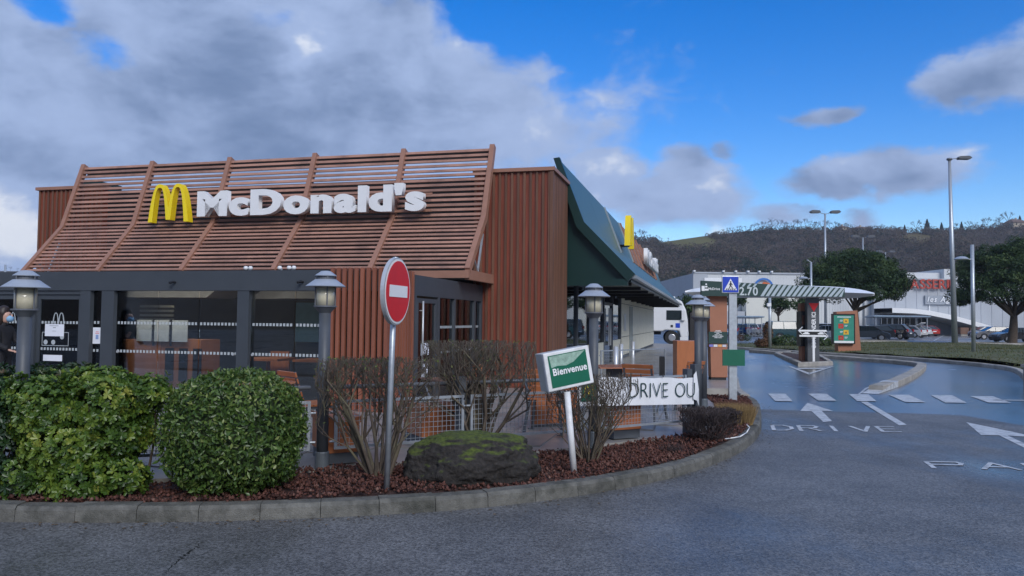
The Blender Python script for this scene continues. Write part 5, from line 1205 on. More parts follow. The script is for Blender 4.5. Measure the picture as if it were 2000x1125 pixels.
# faces +x
bv = [(0, 0, .92), (0, 0, 1.12), (.01, 0, 1.28), (.0, 0, 1.36), (.02, 0, 1.43),
      (.0, -.16, 1.31), (.06, -.22, 1.06), (.22, -.19, .98), (.0, .16, 1.31), (.10, .21, 1.08), (.26, .16, 1.12),
      (0, -.09, .88), (.02, -.10, .48), (0, -.10, .08), (.12, -.11, .03), (0, .09, .88), (.0, .10, .48), (-.04, .10, .08), (.08, .11, .03)]
be = [(0, 1), (1, 2), (2, 3), (3, 4), (2, 5), (5, 6), (6, 7), (2, 8), (8, 9), (9, 10), (0, 11), (11, 12), (12, 13), (13, 14), (0, 15), (15, 16), (16, 17), (17, 18)]
br_ = [(.15, .12), (.125, .10), (.15, .11), (.06, .07), (.05, .05), .065, .05, .04, .065, .05, .038, .09, .065, .045, .035, .09, .065, .045, .035]
skin_mesh('body', bv, be, br_, m_cloth, per)
hd = skin_mesh('head', [(.03, 0, 1.40), (.045, 0, 1.47), (.05, 0, 1.54), (.03, 0, 1.58)], [(0, 1), (1, 2), (2, 3)], [(.045, .045), (.075, .065), (.085, .075), (.07, .065)], m_skin, per)
MB().lathe([(.003, -.03), (.016, -.015), (.010, .02), (.004, .03)], 8, (.135, 0, 1.52)).build('nose', m_skin, hd, smooth=True)
for s_ in (-1, 1): MB().lathe([(.002, -.008), (.009, 0), (.002, .008)], 8, (.122, s_*.034, 1.545)).build('eye', m_black, hd, smooth=True)
bmh = bmesh.new(); bmesh.ops.create_uvsphere(bmh, u_segments=20, v_segments=14, radius=1)
for v_ in bmh.verts: p = v_.co; v_.co = Vector((p.x*.105+.0-.03*(p.z < -.2), p.y*.098, p.z*.13+1.565-(.10 if p.z < -.3 and p.x < .3 else 0))) if not (p.x > .25 and p.z < .45) else Vector((p.x*.06+.02, p.y*.09, p.z*.10+1.565))
me = bpy.data.meshes.new('hair'); bmh.to_mesh(me); bmh.free(); me.materials.append(m_hair); me.shade_smooth(); o = bpy.data.objects.new('hair', me); COL.objects.link(o); o.parent = per
bmh = bmesh.new(); bmesh.ops.create_uvsphere(bmh, u_segments=14, v_segments=10, radius=1)
for v_ in bmh.verts: p = v_.co; v_.co = (p.x*.055+.105, p.y*.066, p.z*.055+1.475)
me = bpy.data.meshes.new('face_mask'); bmh.to_mesh(me); bmh.free(); me.materials.append(m_mask); me.shade_smooth(); o = bpy.data.objects.new('face_mask', me); COL.objects.link(o); o.parent = per
def hand(base, d, upv, nm='hand'):
    base = Vector(base); d = Vector(d).normalized(); upv = Vector(upv).normalized(); sd2 = d.cross(upv).normalized()
    vs = [base, base+d*.04, base+d*.085]; es = [(0, 1), (1, 2)]; rs = [(.022, .022), (.038, .018), (.036, .016)]
    for k, L in enumerate((.065, .075, .07, .055)):
        o_ = base+d*.085+sd2*(-.027+k*.018); i = len(vs); vs += [o_, o_+d*L*.5+upv*.004, o_+d*L*.95+upv*-.012]; es += [(2, i), (i, i+1), (i+1, i+2)]; rs += [.0088, .008, .0068]
    i = len(vs); o_ = base+d*.03-sd2*.03; vs += [o_, o_+d*.035-sd2*.02, o_+d*.06-sd2*.025]; es += [(1, i), (i, i+1), (i+1, i+2)]; rs += [.011, .0095, .008]
    return skin_mesh(nm, vs, es, rs, m_skin, per, 0, 1)
hand((.25, .16, 1.115), (.55, 0, .8), (-.8, 0, .55)); hand((.21, -.19, .978), (.9, .1, -.25), (.2, 0, 1))
# ================================================================== BACKGROUND
# ---------- hill
RIDGE = [(-1400, 540), (-600, 545), (-200, 535), (0, 528), (120, 530), (600, 515), (1000, 480), (1240, 468), (1290, 472), (1330, 466), (1400, 456), (1480, 448), (1560, 446), (1640, 448), (1700, 451), (1780, 453), (1860, 449), (1940, 443), (2000, 438), (2150, 430), (2500, 440), (3200, 480), (4200, 560)]
DR = 500.0
rp = [(math.atan2(ray(x, 560).x, ray(x, 560).y), (At(x, y, DR).z)) for x, y in RIDGE]
azs = np.array([r[0] for r in rp]); rzs = np.array([r[1] for r in rp])
def hill_z(az, s):
    """height at azimuth az, s = 0 foot .. 1 ridge .. 1.4 behind"""
    H = np.interp(az, azs, rzs); f = np.where(s < 1, (np.clip(s, 0, 1)**1.25), 1-.10*(s-1)/.4)
    nz_ = 5*np.sin(az*23+s*4)*np.sin(s*PI)+3*np.sin(az*51+s*9+1)*np.sin(np.clip(s, 0, 1)*PI)
    return H*f+nz_*(s < 1)*(H/55)
nA, nS = 260, 40; aa = np.linspace(-1.05, 1.25, nA); ss = np.linspace(0, 1.4, nS); V = []; 
for a in aa:
    for s_ in ss:
        r = 235+(DR-235)*s_; V.append((math.tan(a)*r if abs(a) < 1.2 else 2.57*r, r, float(hill_z(np.array(a), np.array(s_)))-.3))
F = [(i*nS+j, (i+1)*nS+j, (i+1)*nS+j+1, i*nS+j+1) for i in range(nA-1) for j in range(nS-1)]
mh = bpy.data.materials.new('winter_hillside'); mh.use_nodes = True; t = mh.node_tree; b = t.nodes['Principled BSDF']; b.inputs['Roughness'].default_value = .95; b.inputs['Specular IOR Level'].default_value = .1
geo = t.nodes.new('ShaderNodeNewGeometry'); n1 = t.nodes.new('ShaderNodeTexNoise'); n1.inputs['Scale'].default_value = .022; n1.inputs['Detail'].default_value = 9; n1.inputs['Roughness'].default_value = .65; t.links.new(geo.outputs['Position'], n1.inputs[0])
cr = t.nodes.new('ShaderNodeValToRGB'); t.links.new(n1.outputs[0], cr.inputs[0]); e = cr.color_ramp.elements; e[0].position = .32; e[0].color = (.068, .056, .050, 1); e[1].position = .72; e[1].color = (.14, .115, .088, 1); x_ = e.new(.5); x_.color = (.10, .082, .070, 1)
sp = t.nodes.new('ShaderNodeSeparateXYZ'); t.links.new(geo.outputs['Position'], sp.inputs[0])
def meadow(px, py, rx_, rz_, prev, col, s0):
    p = At(px, py, 430)
    def mth(op, a_, b_):
        n = t.nodes.new('ShaderNodeMath'); n.operation = op
        for i, q in enumerate((a_, b_)):
            if isinstance(q, (int, float)): n.inputs[i].default_value = q
            else: t.links.new(q, n.inputs[i])
        return n.outputs[0]
    # tangent of the bearing and of the elevation seen from the valley floor
    tx_ = mth('DIVIDE', sp.outputs[0], sp.outputs[1]); tz_ = mth('DIVIDE', sp.outputs[2], sp.outputs[1])
    q = mth('ADD', mth('POWER', mth('DIVIDE', mth('SUBTRACT', tx_, p.x/p.y), rx_/FPX), 2.), mth('POWER', mth('DIVIDE', mth('SUBTRACT', tz_, (p.z)/p.y), rz_/FPX), 2.))
    q = mth('ADD', q, mth('MULTIPLY', mth('SUBTRACT', n1.outputs[0], .5), 2.2))
    mr_ = t.nodes.new('ShaderNodeMapRange'); t.links.new(q, mr_.inputs[0]); mr_.inputs[1].default_value = 1.1; mr_.inputs[2].default_value = .85; mr_.inputs[3].default_value = 0; mr_.inputs[4].default_value = 1
    mx = t.nodes.new('ShaderNodeMix'); mx.data_type = 'RGBA'; t.links.new(mr_.outputs[0], mx.inputs[0]); t.links.new(prev, mx.inputs[6]); mx.inputs[7].default_value = (*col, 1); return mx.outputs[2]
c_ = meadow(1345, 474, 66, 15, cr.outputs[0], (.13, .12, .045), 1)
c_ = meadow(1402, 512, 26, 9, c_, (.12, .085, .06), 1); c_ = meadow(1790, 466, 44, 9, c_, (.12, .10, .05), 1); c_ = meadow(1345, 545, 40, 10, c_, (.10, .11, .04), 1)
t.links.new(c_, b.inputs['Base Color'])
hill = big_mesh('hill', np.array(V), np.array(F), mh, smooth=True); hill['kind'] = 'structure'
# woodland on the slope: clumps of twiggy crowns as one mass
def crown_tuft(n=26, rng=RNG):
    P = rng.normal(0, 1, (n, 3)); P /= np.linalg.norm(P, axis=1)[:, None]; return P
nT = 8500; az = RNG.uniform(.14, .66, nT*2); s_ = RNG.uniform(.02, .985, nT*2)
dn = np.array([mnoise.noise(Vector((a*26, q*7, 0))) for a, q in zip(az, s_)])
tx0, tz0 = np.tan(az), hill_z(az, s_)/(235+(DR-235)*s_)
def inm(px, py, rx_, rz_): p = At(px, py, 430); return ((tx0-p.x/p.y)/(rx_/FPX))**2+((tz0-p.z/p.y)/(rz_/FPX))**2 < 1
keep = ~inm(1345, 474, 62, 14) & ~inm(1402, 512, 24, 8) & ~inm(1790, 466, 40, 8) & (RNG.random(len(az)) < .62+.6*dn)
az, s_, dn = az[keep][:nT], s_[keep][:nT], dn[keep][:nT]; n = len(az)
rr = 235+(DR-235)*s_; X = np.tan(az)*rr; Z = hill_z(az, s_)
k = 46; sz = RNG.uniform(1.6, 3.6, n); con = RNG.random(n) < (.20+.5*(dn < -.1)*(s_ < .6))
P = crown_tuft(n*k).reshape(n, k, 3)*sz[:, None, None]*np.where(con, .8, 1)[:, None, None]; P[:, :, 2] = np.abs(P[:, :, 2])*1.25
C0 = np.stack([X, rr, Z], 1)[:, None]+P; C0 = C0.reshape(-1, 3)
v, f = leaves(C0, np.tile([0, -.6, .6], (len(C0), 1)), 1.05, .42, .9)
rv = np.where(con, RNG.uniform(0, .2, n), RNG.uniform(.35, 1.0, n)); rv = np.clip(np.repeat(rv, k)+RNG.normal(0, .06, n*k), 0, 1)
m_wood2 = leafmat('hillside_woodland', [(.022, .042, .030), (.034, .052, .038), (.090, .072, .064), (.112, .088, .074), (.13, .108, .08)], .95, .1, .1)
tag(big_mesh('hillside_woodland', v, f, m_wood2, rnd=np.repeat(rv, 4)), 'leafless and evergreen woodland covering the hillside', 'woodland', kind='stuff')

# ---------- trees along the ridge
def bare_tree_mesh(seed, h=10, wide=.55):
    rn = random.Random(seed); mb = MB()
    def g(p, d, L, r, lev):
        q = p+d*L; mb.cyl(p, q, r, r*.65, 4 if lev < 2 else 3, cap=False)
        if lev >= 5: return
        for _ in range(rn.choice((2, 3, 3))):
            a = rn.uniform(0, 2*PI); nd = (d+Vector((math.cos(a), math.sin(a), .15))*wide*rn.uniform(.6, 1.3)).normalized(); g(q, nd, L*rn.uniform(.6, .85), max(.05, r*.6), lev+1)
    g(Vector((0, 0, -.5)), Vector((rn.gauss(0, .05), 0, 1)).normalized(), h*.30, .22, 0)
    me = bpy.data.meshes.new('branches'); me.from_pydata(mb.v, [], mb.f); me.materials.append(m_btree); return me
m_btree = M('winter_branch', (.055, .048, .045), .95, 0, .2, 1)
bts = [bare_tree_mesh(s, 10, w_) for s, w_ in ((1, .45), (2, .6), (3, .5), (4, .7), (9, .55))]
def ridge_pt(px):
    y = np.interp(px, [r[0] for r in RIDGE], [r[1] for r in RIDGE]); p = At(px, y, DR); p.z -= .8; return p
def ridge_tree(px, hpx, label, kind='bare', group=None):
    p = ridge_pt(px); h = hpx/FPX*DR
    t = thing('bare_tree' if kind == 'bare' else 'conifer', label, 'tree', p, random.uniform(0, 6), group); t.scale = (h/10, h/10, h/10)
    if kind == 'bare':
        inst('branches', random.choice(bts), t)
    else:
        inst('crown', con_me, t); inst('trunk', ctr_me, t)
    return t
# conifer: tiers of drooping needle sprays
P = []; Nn = []
for k in range(1500):
    z = RNG.uniform(.06, 1); r = (1-z)**.85*.26*RNG.uniform(.4, 1.1)+.01; a = RNG.uniform(0, 2*PI); P.append((r*math.cos(a)*10, r*math.sin(a)*10, z*10)); Nn.append((math.cos(a), math.sin(a), .4))
m_needle = leafmat('needles', [(.006, .014, .008), (.012, .026, .014), (.024, .042, .022)], .7, .1, .2)
v, f = leaves(np.array(P), np.array(Nn), .9, .35, .5); o = big_mesh('crown', v, f, m_needle, rnd=np.repeat(RNG.random(1500), 4)); con_me = o.data; bpy.data.objects.remove(o)
o = MB().cyl((0, 0, -1), (0, 0, 8), .3, .06, 6).build('trunk', m_bark); ctr_me = o.data; bpy.data.objects.remove(o)
rnr = random.Random(4)
ORD = 'first second third fourth fifth sixth seventh eighth ninth tenth eleventh twelfth thirteenth fourteenth fifteenth sixteenth seventeenth eighteenth nineteenth twentieth'.split()
ORD += ['twenty-'+q for q in ORD[:9]]+['last']
for k in range(30):
    px = 1415+k*8.3+rnr.uniform(-2, 2); ridge_tree(px, rnr.uniform(17, 27) if px > 1490 else rnr.uniform(12, 18), ORD[k]+' bare tree from the left in the long ridge row left of the houses', group='bare trees in the ridge row left of the houses')
for k, (px, h) in enumerate(((1244, 22), (1252, 26), (1260, 24), (1268, 18), (1280, 10), (1292, 11), (1306, 10))): ridge_tree(px, h, ORD[k]+' bare tree from the left on the ridge just above the restaurant roof', group='bare trees on the ridge above the restaurant roof')
for k, (px, h) in enumerate(((1712, 16), (1722, 18), (1735, 15), (1748, 16), (1790, 28), (1802, 24), (1868, 18), (1880, 15), (1892, 20), (1905, 18), (1918, 26), (1928, 24), (1940, 22), (1950, 26), (1968, 34), (1985, 20))): ridge_tree(px, h, ORD[k]+' bare tree from the left on the ridge right of the houses', group='bare trees on the ridge right of the houses')
for px, h, lab in ((1767, 16, 'dark conifer on the ridge just right of the roofs'), (1811, 26, 'tallest dark conifer on the ridge, beside leafless trees'), (1839, 18, 'slim pointed conifer standing alone on the ridge'), (1878, 17, 'dark conifer on the ridge behind the tall street lamp'), (1992, 20, 'dark conifer on the ridge at the right edge')): ridge_tree(px, h, lab, 'con')
for px, h, lab in ((20, 12, 'bare tree far left beyond the lantern'), (34, 9, 'small bare tree far left above the porch'), (10, 10, 'bare tree at the far left edge')): ridge_tree(px, h, lab)
# houses on the ridge
m_hwall = M('house_render', (.42, .36, .28), .8, 0, .08, .3); m_roof = M('brown_roof_tile', (.13, .085, .065), .8, 0, .15, .6); m_win = M('house_window', (.03, .035, .04), .3)
def house(label, px, wpx, hpx, roofpx, nwin):
    p = ridge_pt(px); w_ = wpx/FPX*DR; h = hpx/FPX*DR; rh = roofpx/FPX*DR; t = thing('house', label, 'house', (p.x, p.y-6, p.z-1.2), .2)
    MB().bx(-w_/2, w_/2, -4, 4, -1, h).build('wall', m_hwall, t)
    rf = MB(); e_ = .6; rf.add([(-w_/2-e_, -4.6, h-.1), (w_/2+e_, -4.6, h-.1), (w_/2+e_, 4.6, h-.1), (-w_/2-e_, 4.6, h-.1), (-w_/2+2, 0, h+rh), (w_/2-2, 0, h+rh)], [(0, 1, 5, 4), (1, 2, 5), (2, 3, 4, 5), (3, 0, 4), (3, 2, 1, 0)]); r_ = rf.build('roof', m_roof, t)
    MB().bx(-.5, .3, -.6, .4, h+rh*.5, h+rh+.8).build('chimney', m_hwall, r_)
    for k in range(nwin): x = -w_/2+w_*(k+.7)/(nwin+.4); wn = MB().bx(x-.5, x+.5, -4.06, -4.003, h*.35, h*.8).build('window', m_win, t)
house('cream house with low brown roof at the left of the ridge houses', 1637, 15, 7, 4, 2); house('long cream house with brown hipped roof in the middle of the ridge', 1672, 26, 6, 5, 4)
house('low reddish roofed house on the ridge beside the conifers', 1730, 24, 4.5, 4, 3); house('long low house on the ridge among the trees', 1822, 34, 4, 3, 4); house('brown roofed house at the right end of the ridge', 1972, 34, 8, 8, 3)

# ---------- umbrella pines
def pine(label, base, crown_c, crx, cry, crz, trunk_top, n_cl=150, per=240, cl=.75, tr=.32, name='umbrella_pine', seed=0, Ls=.34):
    t = thing(name, label, 'tree', base); rng = np.random.default_rng(seed)
    d = rng.normal(0, 1, (n_cl, 3)); d /= np.linalg.norm(d, axis=1)[:, None]; d[:, 2] = np.where(d[:, 2] < -.35, -d[:, 2]*.3, d[:, 2]); rr_ = rng.uniform(.45, 1.0, n_cl)**.5
    lump = 1+.14*np.array([mnoise.noise(Vector(q)*2.3+Vector((seed, 0, 0))) for q in d])
    C = np.array(crown_c)+d*np.array([crx, cry, crz])*(rr_*lump)[:, None]
    Cs = np.repeat(C, per, 0); csz = np.repeat(rng.uniform(.6, 1.25, n_cl)*cl, per)
    q = rng.normal(0, 1, (len(Cs), 3)); q /= np.linalg.norm(q, axis=1)[:, None]; q[:, 2] = q[:, 2]*.62
    rad_ = csz*rng.uniform(.35, 1.0, len(Cs))**.5; P = Cs+q*rad_[:, None]
    nr = q+np.array([0, 0, .5]); v, f = leaves(P, nr, Ls, Ls*.36, .7, rng=rng)
    tone = np.clip(np.repeat(rng.beta(1.5, 1.8, n_cl), per)*.85+rng.normal(0, .12, len(P))+.05, 0, 1)
    tag(big_mesh('crown', v, f, m_pine, t, np.repeat(tone, 4)), kind='stuff')
    tb = MB(); tt_ = Vector(trunk_top); rn = random.Random(seed)
    tb.cyl((0, 0, -.2), tt_*.5+Vector((.05, 0, 0)), tr, tr*.8, 10, cap=False).cyl(tt_*.5+Vector((.05, 0, 0)), tt_, tr*.8, tr*.6, 10, cap=False).build('trunk', m_bark, t, smooth=True)
    lb = MB()
    for k in range(22):
        e = Vector(C[rn.randrange(n_cl)]); m_ = tt_.lerp(e, .5)+Vector((0, 0, -.2)); lb.cyl(tt_-Vector((0, 0, rn.uniform(0, .6))), m_, tr*.32, tr*.2, 5, cap=False).cyl(m_, e, tr*.2, tr*.07, 5, cap=False)
    tag(lb.build('limbs', m_bark, t), kind='stuff'); return t
m_pine = leafmat('pine_needles', [(.012, .028, .012), (.028, .06, .022), (.055, .10, .03), (.10, .14, .045)], .6, .15, .3)
def px_pine(label, pxc, pyc, hw, hh, bx_px, by_px, Y, **k):
    b_ = At(bx_px, by_px, Y); b_.z = .05; c = At(pxc, pyc, Y)-b_; s_ = Y/FPX
    return pine(label, b_, c[:], hw*s_, hw*s_*.9, hh*s_, (c.x*.5, 0, c.z-hh*s_*.55), **k)
px_pine('large dark umbrella pine above the menu board', 1670, 560, 96, 70, 1672, 668, 70, n_cl=230, per=260, cl=.88, seed=3, Ls=.24)
px_pine('large dark umbrella pine cut by the right edge', 1985, 560, 112, 88, 1976, 664, 66, n_cl=270, per=260, cl=.92, seed=6, Ls=.24, tr=.42)
px_pine('small slender pine in front of the supermarket wall', 1520, 598, 22, 26, 1520, 655, 88, n_cl=60, per=40, cl=.6, seed=9, Ls=.34, tr=.14, name='small_pine')
px_pine('small pine left of the lamp post by the order point', 1565, 596, 16, 22, 1566, 660, 84, n_cl=36, per=36, cl=.55, seed=12, Ls=.34, tr=.12, name='small_pine')
px_pine('dark pine between restaurant eave and the totem', 1348, 612, 30, 34, 1350, 668, 80, n_cl=70, per=60, cl=.8, seed=15, Ls=.38, tr=.2, name='dark_pine')
px_pine('dark evergreen seen between totem and crossing sign', 1438, 588, 16, 18, 1438, 650, 95, n_cl=40, per=40, cl=.7, seed=18, Ls=.4, tr=.14, name='dark_pine')
# low verge shrubs
def low_bush(label, px, py, Y, hw, hh, mat, n=900, L=.16, name='low_bush'):
    b_ = At(px, py, Y); b_.z = .05; s_ = Y/FPX; t = thing(name, label, 'bush', b_)
    P, nr = ell_surface(n, (0, 0, hh*s_*.5), (hw*s_, hw*s_*.6, hh*s_*.5), 2.4); P += RNG.normal(0, .05, P.shape); P, nr = clip_below(P, nr, 0); v, f = leaves(P, nr, L, L*.45, .7)
    tag(big_mesh('foliage', v, f, mat, t, np.repeat(RNG.random(len(P)), 4)), kind='stuff')
    st = MB()
    for k in range(8): a = RNG.uniform(0, 6.28); st.cyl((0, 0, 0), (math.cos(a)*hw*s_*.6, math.sin(a)*hw*s_*.4, hh*s_*.6), .02, .01, 4)
    tag(st.build('stems', m_bark, t), kind='stuff'); return t
m_rust = leafmat('rusty_leaf', [(.05, .025, .015), (.12, .06, .03), (.2, .12, .06)], .8, .1)
low_bush('rusty brown rounded shrub by the thin pole', 1491, 684, 49, 14, 16, m_rust); low_bush('taller reddish shrub behind the thin pole', 1500, 672, 56, 8, 42, m_rust, 700)
low_bush('dark flat juniper left of the order screen', 1535, 676, 52, 24, 20, m_pine, 1300); low_bush('dark flat juniper between order post and menu board', 1606, 678, 51, 16, 18, m_pine, 900)
low_bush('small tuft left of the pair beyond the totem', 1446, 672, 66, 6, 12, m_rust, 300, .12); low_bush('small tuft right of the pair beyond the totem', 1459, 671, 66, 7, 12, m_pine, 300, .12)

# ---------- supermarket
SY = 122.0
def sp_(px, py): return At(px, py, SY)
o0 = sp_(1355, 650); mk = thing('supermarket', 'long white metal-clad supermarket hall behind the car park', 'supermarket', (o0.x, SY, 0))
X = lambda px: sp_(px, 600).x-o0.x; Zp = lambda px, py: sp_(px, py).z
h1 = Zp(1450, 535); mw = MB().bx(0, X(1700), 0, 60, -.1, h1).build('hall', m_steel, mk)
MB().bx(-.15, .0-.002, -.1, 60, -.1, h1+.02).bx(-.1, X(1382), -.14, -.02, -.1, h1-.05).build('shaded_corner', m_wallgrey, mk)  # side wall, its shade put into the grey of the corner panels
rib = MB().bx(-.05, .05, -.035, 0, 0, h1-.3).build('cladding_rib', m_steel, mw); rib.location = (X(1384), 0, 0); n = 60
for k in range(1, n): inst('cladding_rib', rib.data, mw, (X(1384)+(X(1700)-X(1384))*k/n, 0, 0))
MB().bx(-.2, X(1702), -.2, .3, h1, h1+.25).build('parapet_trim', m_wallgrey, mk)
for px in (1355, 1412, 1436, 1460, 1482, 1506): x = X(px); MB().bx(x-.15, x+.15, -.6, 0, h1+.26, h1+.5).build('roof_spot', m_white, mk)
MB().bx(X(1375), X(1448), -.3, -.15, Zp(1400, 580), Zp(1400, 543)).build('white_fascia', m_white, mk)
MB().bx(X(1448), X(1566), -2.5, -.2, -.1, Zp(1500, 582)).build('white_annex', M('cream_wall', (.66, .66, .60), .6, 0, .05, .4), mk)
MB().bx(X(1380), X(1446), -2.4, -.3, -.1, Zp(1400, 608)).build('grey_annex', m_wallgrey, mk)
# round emblem: blue ring, orange inside
c0 = Vector((X(1490), -.35, Zp(1490, 562))); r = 19/FPX*SY
ring = [(math.cos(a)*r, math.sin(a)*r) for a in np.linspace(0, PI, 24)]+[(math.cos(a)*r*.80, math.sin(a)*r*.80) for a in np.linspace(PI, 0, 24)]
MB().prism(ring, c0, (1, 0, 0), (0, 0, 1), .15).build('blue_ring', M('emblem_blue', (.03, .16, .50), .5), mk)
MB().prism([(-r*.5, 0), (r*.72, 0), (r*.6, r*.45), (0, r*.6), (-r*.25, r*.3)], c0, (1, 0, 0), (0, 0, 1), .15).build('orange_swoosh', M('emblem_orange', (.62, .14, .04), .5), mk)
# restaurant wing of the hall with signs
wx0, wx1 = X(1700), X(1990); h2 = Zp(1790, 546); wl = MB().bx(wx0, wx1, -1.2, 50, -.1, h2).build('wing_wall', m_wallgrey, mk)
MB().bx(wx0, X(1845), .5, 48, h2, Zp(1790, 532)).bx(X(1842), X(1880), -.4, 48, h2, Zp(1860, 526)).build('wing_upper', m_steel, mk)
for k in range(14): x = wx0+(wx1-wx0)*k/14; MB().bx(x-.04, x+.04, -1.26, -1.2, -.1, h2).build('panel_joint', m_wallgrey, wl)
MB().bx(wx0, wx1, -1.4, -1.2, h2-.12, h2+.1).build('wing_trim', m_wallgrey, mk)
m_neon = M('red_sign_letters', (.42, .055, .035), .45, 0, .1, 1)
letters('BRASSERIE', 2.2, m_neon, mk, X(1737), X(1853), -1.75, Zp(1800, 565), Zp(1800, 546.5), .12, .03, gapf=.07)
MB().bx(X(1735), X(1855), -1.45, -1.4, Zp(1800, 563), Zp(1800, 562)).bx(X(1735), X(1855), -1.45, -1.4, Zp(1800, 549), Zp(1800, 548)).build('letter_rails', m_post, mk)
pb_ = MB().bx(X(1797), X(1880), -1.6, -1.22, Zp(1830, 595), Zp(1830, 578)).build('name_panel', M('name_panel_grey', (.30, .33, .37), .5), mk)
letters('les Agapes', 1.6, m_white, mk, X(1800), X(1873), -1.7, Zp(1830, 590.5), Zp(1830, 580), .04, .01, shear=.3, gapf=.08)
# curved white canopy sloping down to the right, glass entrance below
pts_ = [(1700, 604), (1740, 605.5), (1770, 609), (1800, 615), (1830, 622.5), (1860, 631), (1890, 640), (1920, 649)]
mb = MB(); V = []
for px, py in pts_:
    for dy, dz in ((-7, .0), (-7, .7), (-1.2, .7), (-1.2, .0)): V.append((X(px), dy, Zp(px, py)+dz-.6))
mb.v = V
for i in range(len(pts_)-1):
    for k in range(4): mb.f.append([i*4+k, i*4+(k+1) % 4, (i+1)*4+(k+1) % 4, (i+1)*4+k]); mb.m.append(0)
mb.build('curved_canopy', m_white, mk)
MB().bx(X(1712), X(1800), -1.5, -1.22, 0, Zp(1750, 616)).build('entrance_glass', m_cglass, mk)
for k in range(9): x = X(1712)+(X(1800)-X(1712))*k/8; MB().bx(x-.06, x+.06, -1.6, -1.5, 0, Zp(1750, 616)).build('mullion', m_alu, mk)
MB().bx(X(1806), X(1807.5), -1.32, -1.2, Zp(1807, 610), Zp(1807, 595)).build('down_pipe', m_white, mk)
for k, (pa, pb2) in enumerate(((1806, 1822), (1824, 1838), (1840, 1850), (1852, 1880), (1888, 1912))):
    t = thing('planter_crate', ('brown timber planter crate nearest the supermarket entrance', 'brown timber planter crate second from the entrance', 'brown timber planter crate behind the tall lamp pole', 'long brown timber planter crate right of the tall pole', 'brown timber planter crate farthest right by the pine')[k], 'planter', (o0.x+(X(pa)+X(pb2))/2, SY-9, 0), 0, 'timber planter crates before the supermarket')
    w2 = (X(pb2)-X(pa))*.92; zt2 = 1.25
    MB().bx(-w2/2, w2/2, -.6, .6, .3, zt2).build('box', M('planter_timber', (.16, .09, .06), .8, 0, .2, 2), t); MB().bx(-w2/2+.1, w2/2-.1, -.5, .5, 0, .3).build('base', m_kerb2, t)
# trolley shelters and trolleys
def shelter(label, pa, pb2, pt_, Y):
    a = At(pa, 655, Y); b_ = At(pb2, 655, Y); zt2 = At(pa, pt_, Y).z; t = thing('trolley_shelter', label, 'shelter', ((a.x+b_.x)/2, Y, 0), 0, 'trolley shelters in the car park'); w2 = (b_.x-a.x)/2
    for sx2 in (-1, 0, 1):
        for y in (-1.3, 1.3): MB().cyl((sx2*w2*.96, y, 0), (sx2*w2*.96, y, zt2-.1), .05, .05, 8).build('post', m_alu, t)
    MB().prism([(-1.6, zt2-.1), (1.6, zt2-.25), (1.6, zt2-.12), (0, zt2+.1), (-1.6, zt2+.03)], (-w2-.2, 0, 0), (0, 1, 0), (0, 0, 1), 2*w2+.4).build('roof', M('shelter_roof', (.22, .30, .38), .3, 0, .1, 1), t)
    MB().bx(-w2, w2, 1.2, 1.23, .3, 1.6).build('back_pane', m_glass, t); return t
shelter('trolley shelter behind the blue hatchback', 1432, 1482, 618, 96); shelter('long trolley shelter before the supermarket entrance', 1700, 1803, 617, 104)
def trolley_mesh():
    mb = MB()
    for z in (.5, .62, .75, .9): mb.bx(-.28, .28, -.42, -.40, z, z+.02).bx(-.28, .28, .40, .42, z, z+.02).bx(-.28, -.26, -.4, .4, z, z+.02).bx(.26, .28, -.4, .4, z, z+.02)
    for x in (-.28, -.1, .1, .26): mb.bx(x, x+.02, -.42, -.4, .5, .92).bx(x, x+.02, .40, .42, .5, .92)
    for y in (-.4, -.15, .1, .38): mb.bx(-.28, -.26, y, y+.02, .5, .92).bx(.26, .28, y, y+.02, .5, .92)
    mb.bx(-.26, .26, -.4, .4, .49, .505).beam((-.24, .4, .5), (-.24, .3, .1), .03, .03).beam((.24, .4, .5), (.24, .3, .1), .03, .03).beam((-.24, .3, .12), (-.24, -.4, .1), .03, .03).beam((.24, .3, .12), (.24, -.4, .1), .03, .03)
    return mb
tm = None
for k in range(6):
    p = At(1466+k*5.2, 653, 92); p.z = 0; t = thing('shopping_trolley', ORD[k]+' wire shopping trolley from the left in the row by the blue hatchback', 'trolley', p, 1.5+random.uniform(-.1, .1), 'shopping trolleys in the row by the blue hatchback')
    if tm is None:
        a = trolley_mesh().build('basket', m_alu, t); b_ = MB().cyl((-.3, .46, 1.0), (.3, .46, 1.0), .05, .05, 8).build('handle', m_red, t); c2 = MB().cyl((-.26, .3, .06), (-.2, .3, .06), .06, .06, 8).cyl((.2, .3, .06), (.26, .3, .06), .06, .06, 8).cyl((-.26, -.4, .06), (-.2, -.4, .06), .06, .06, 8).cyl((.2, -.4, .06), (.26, -.4, .06), .06, .06, 8).build('wheels', m_tyre, t); tm = (a.data, b_.data, c2.data)
    else:
        for nm, m_ in zip(('basket', 'handle', 'wheels'), tm): inst(nm, m_, t)

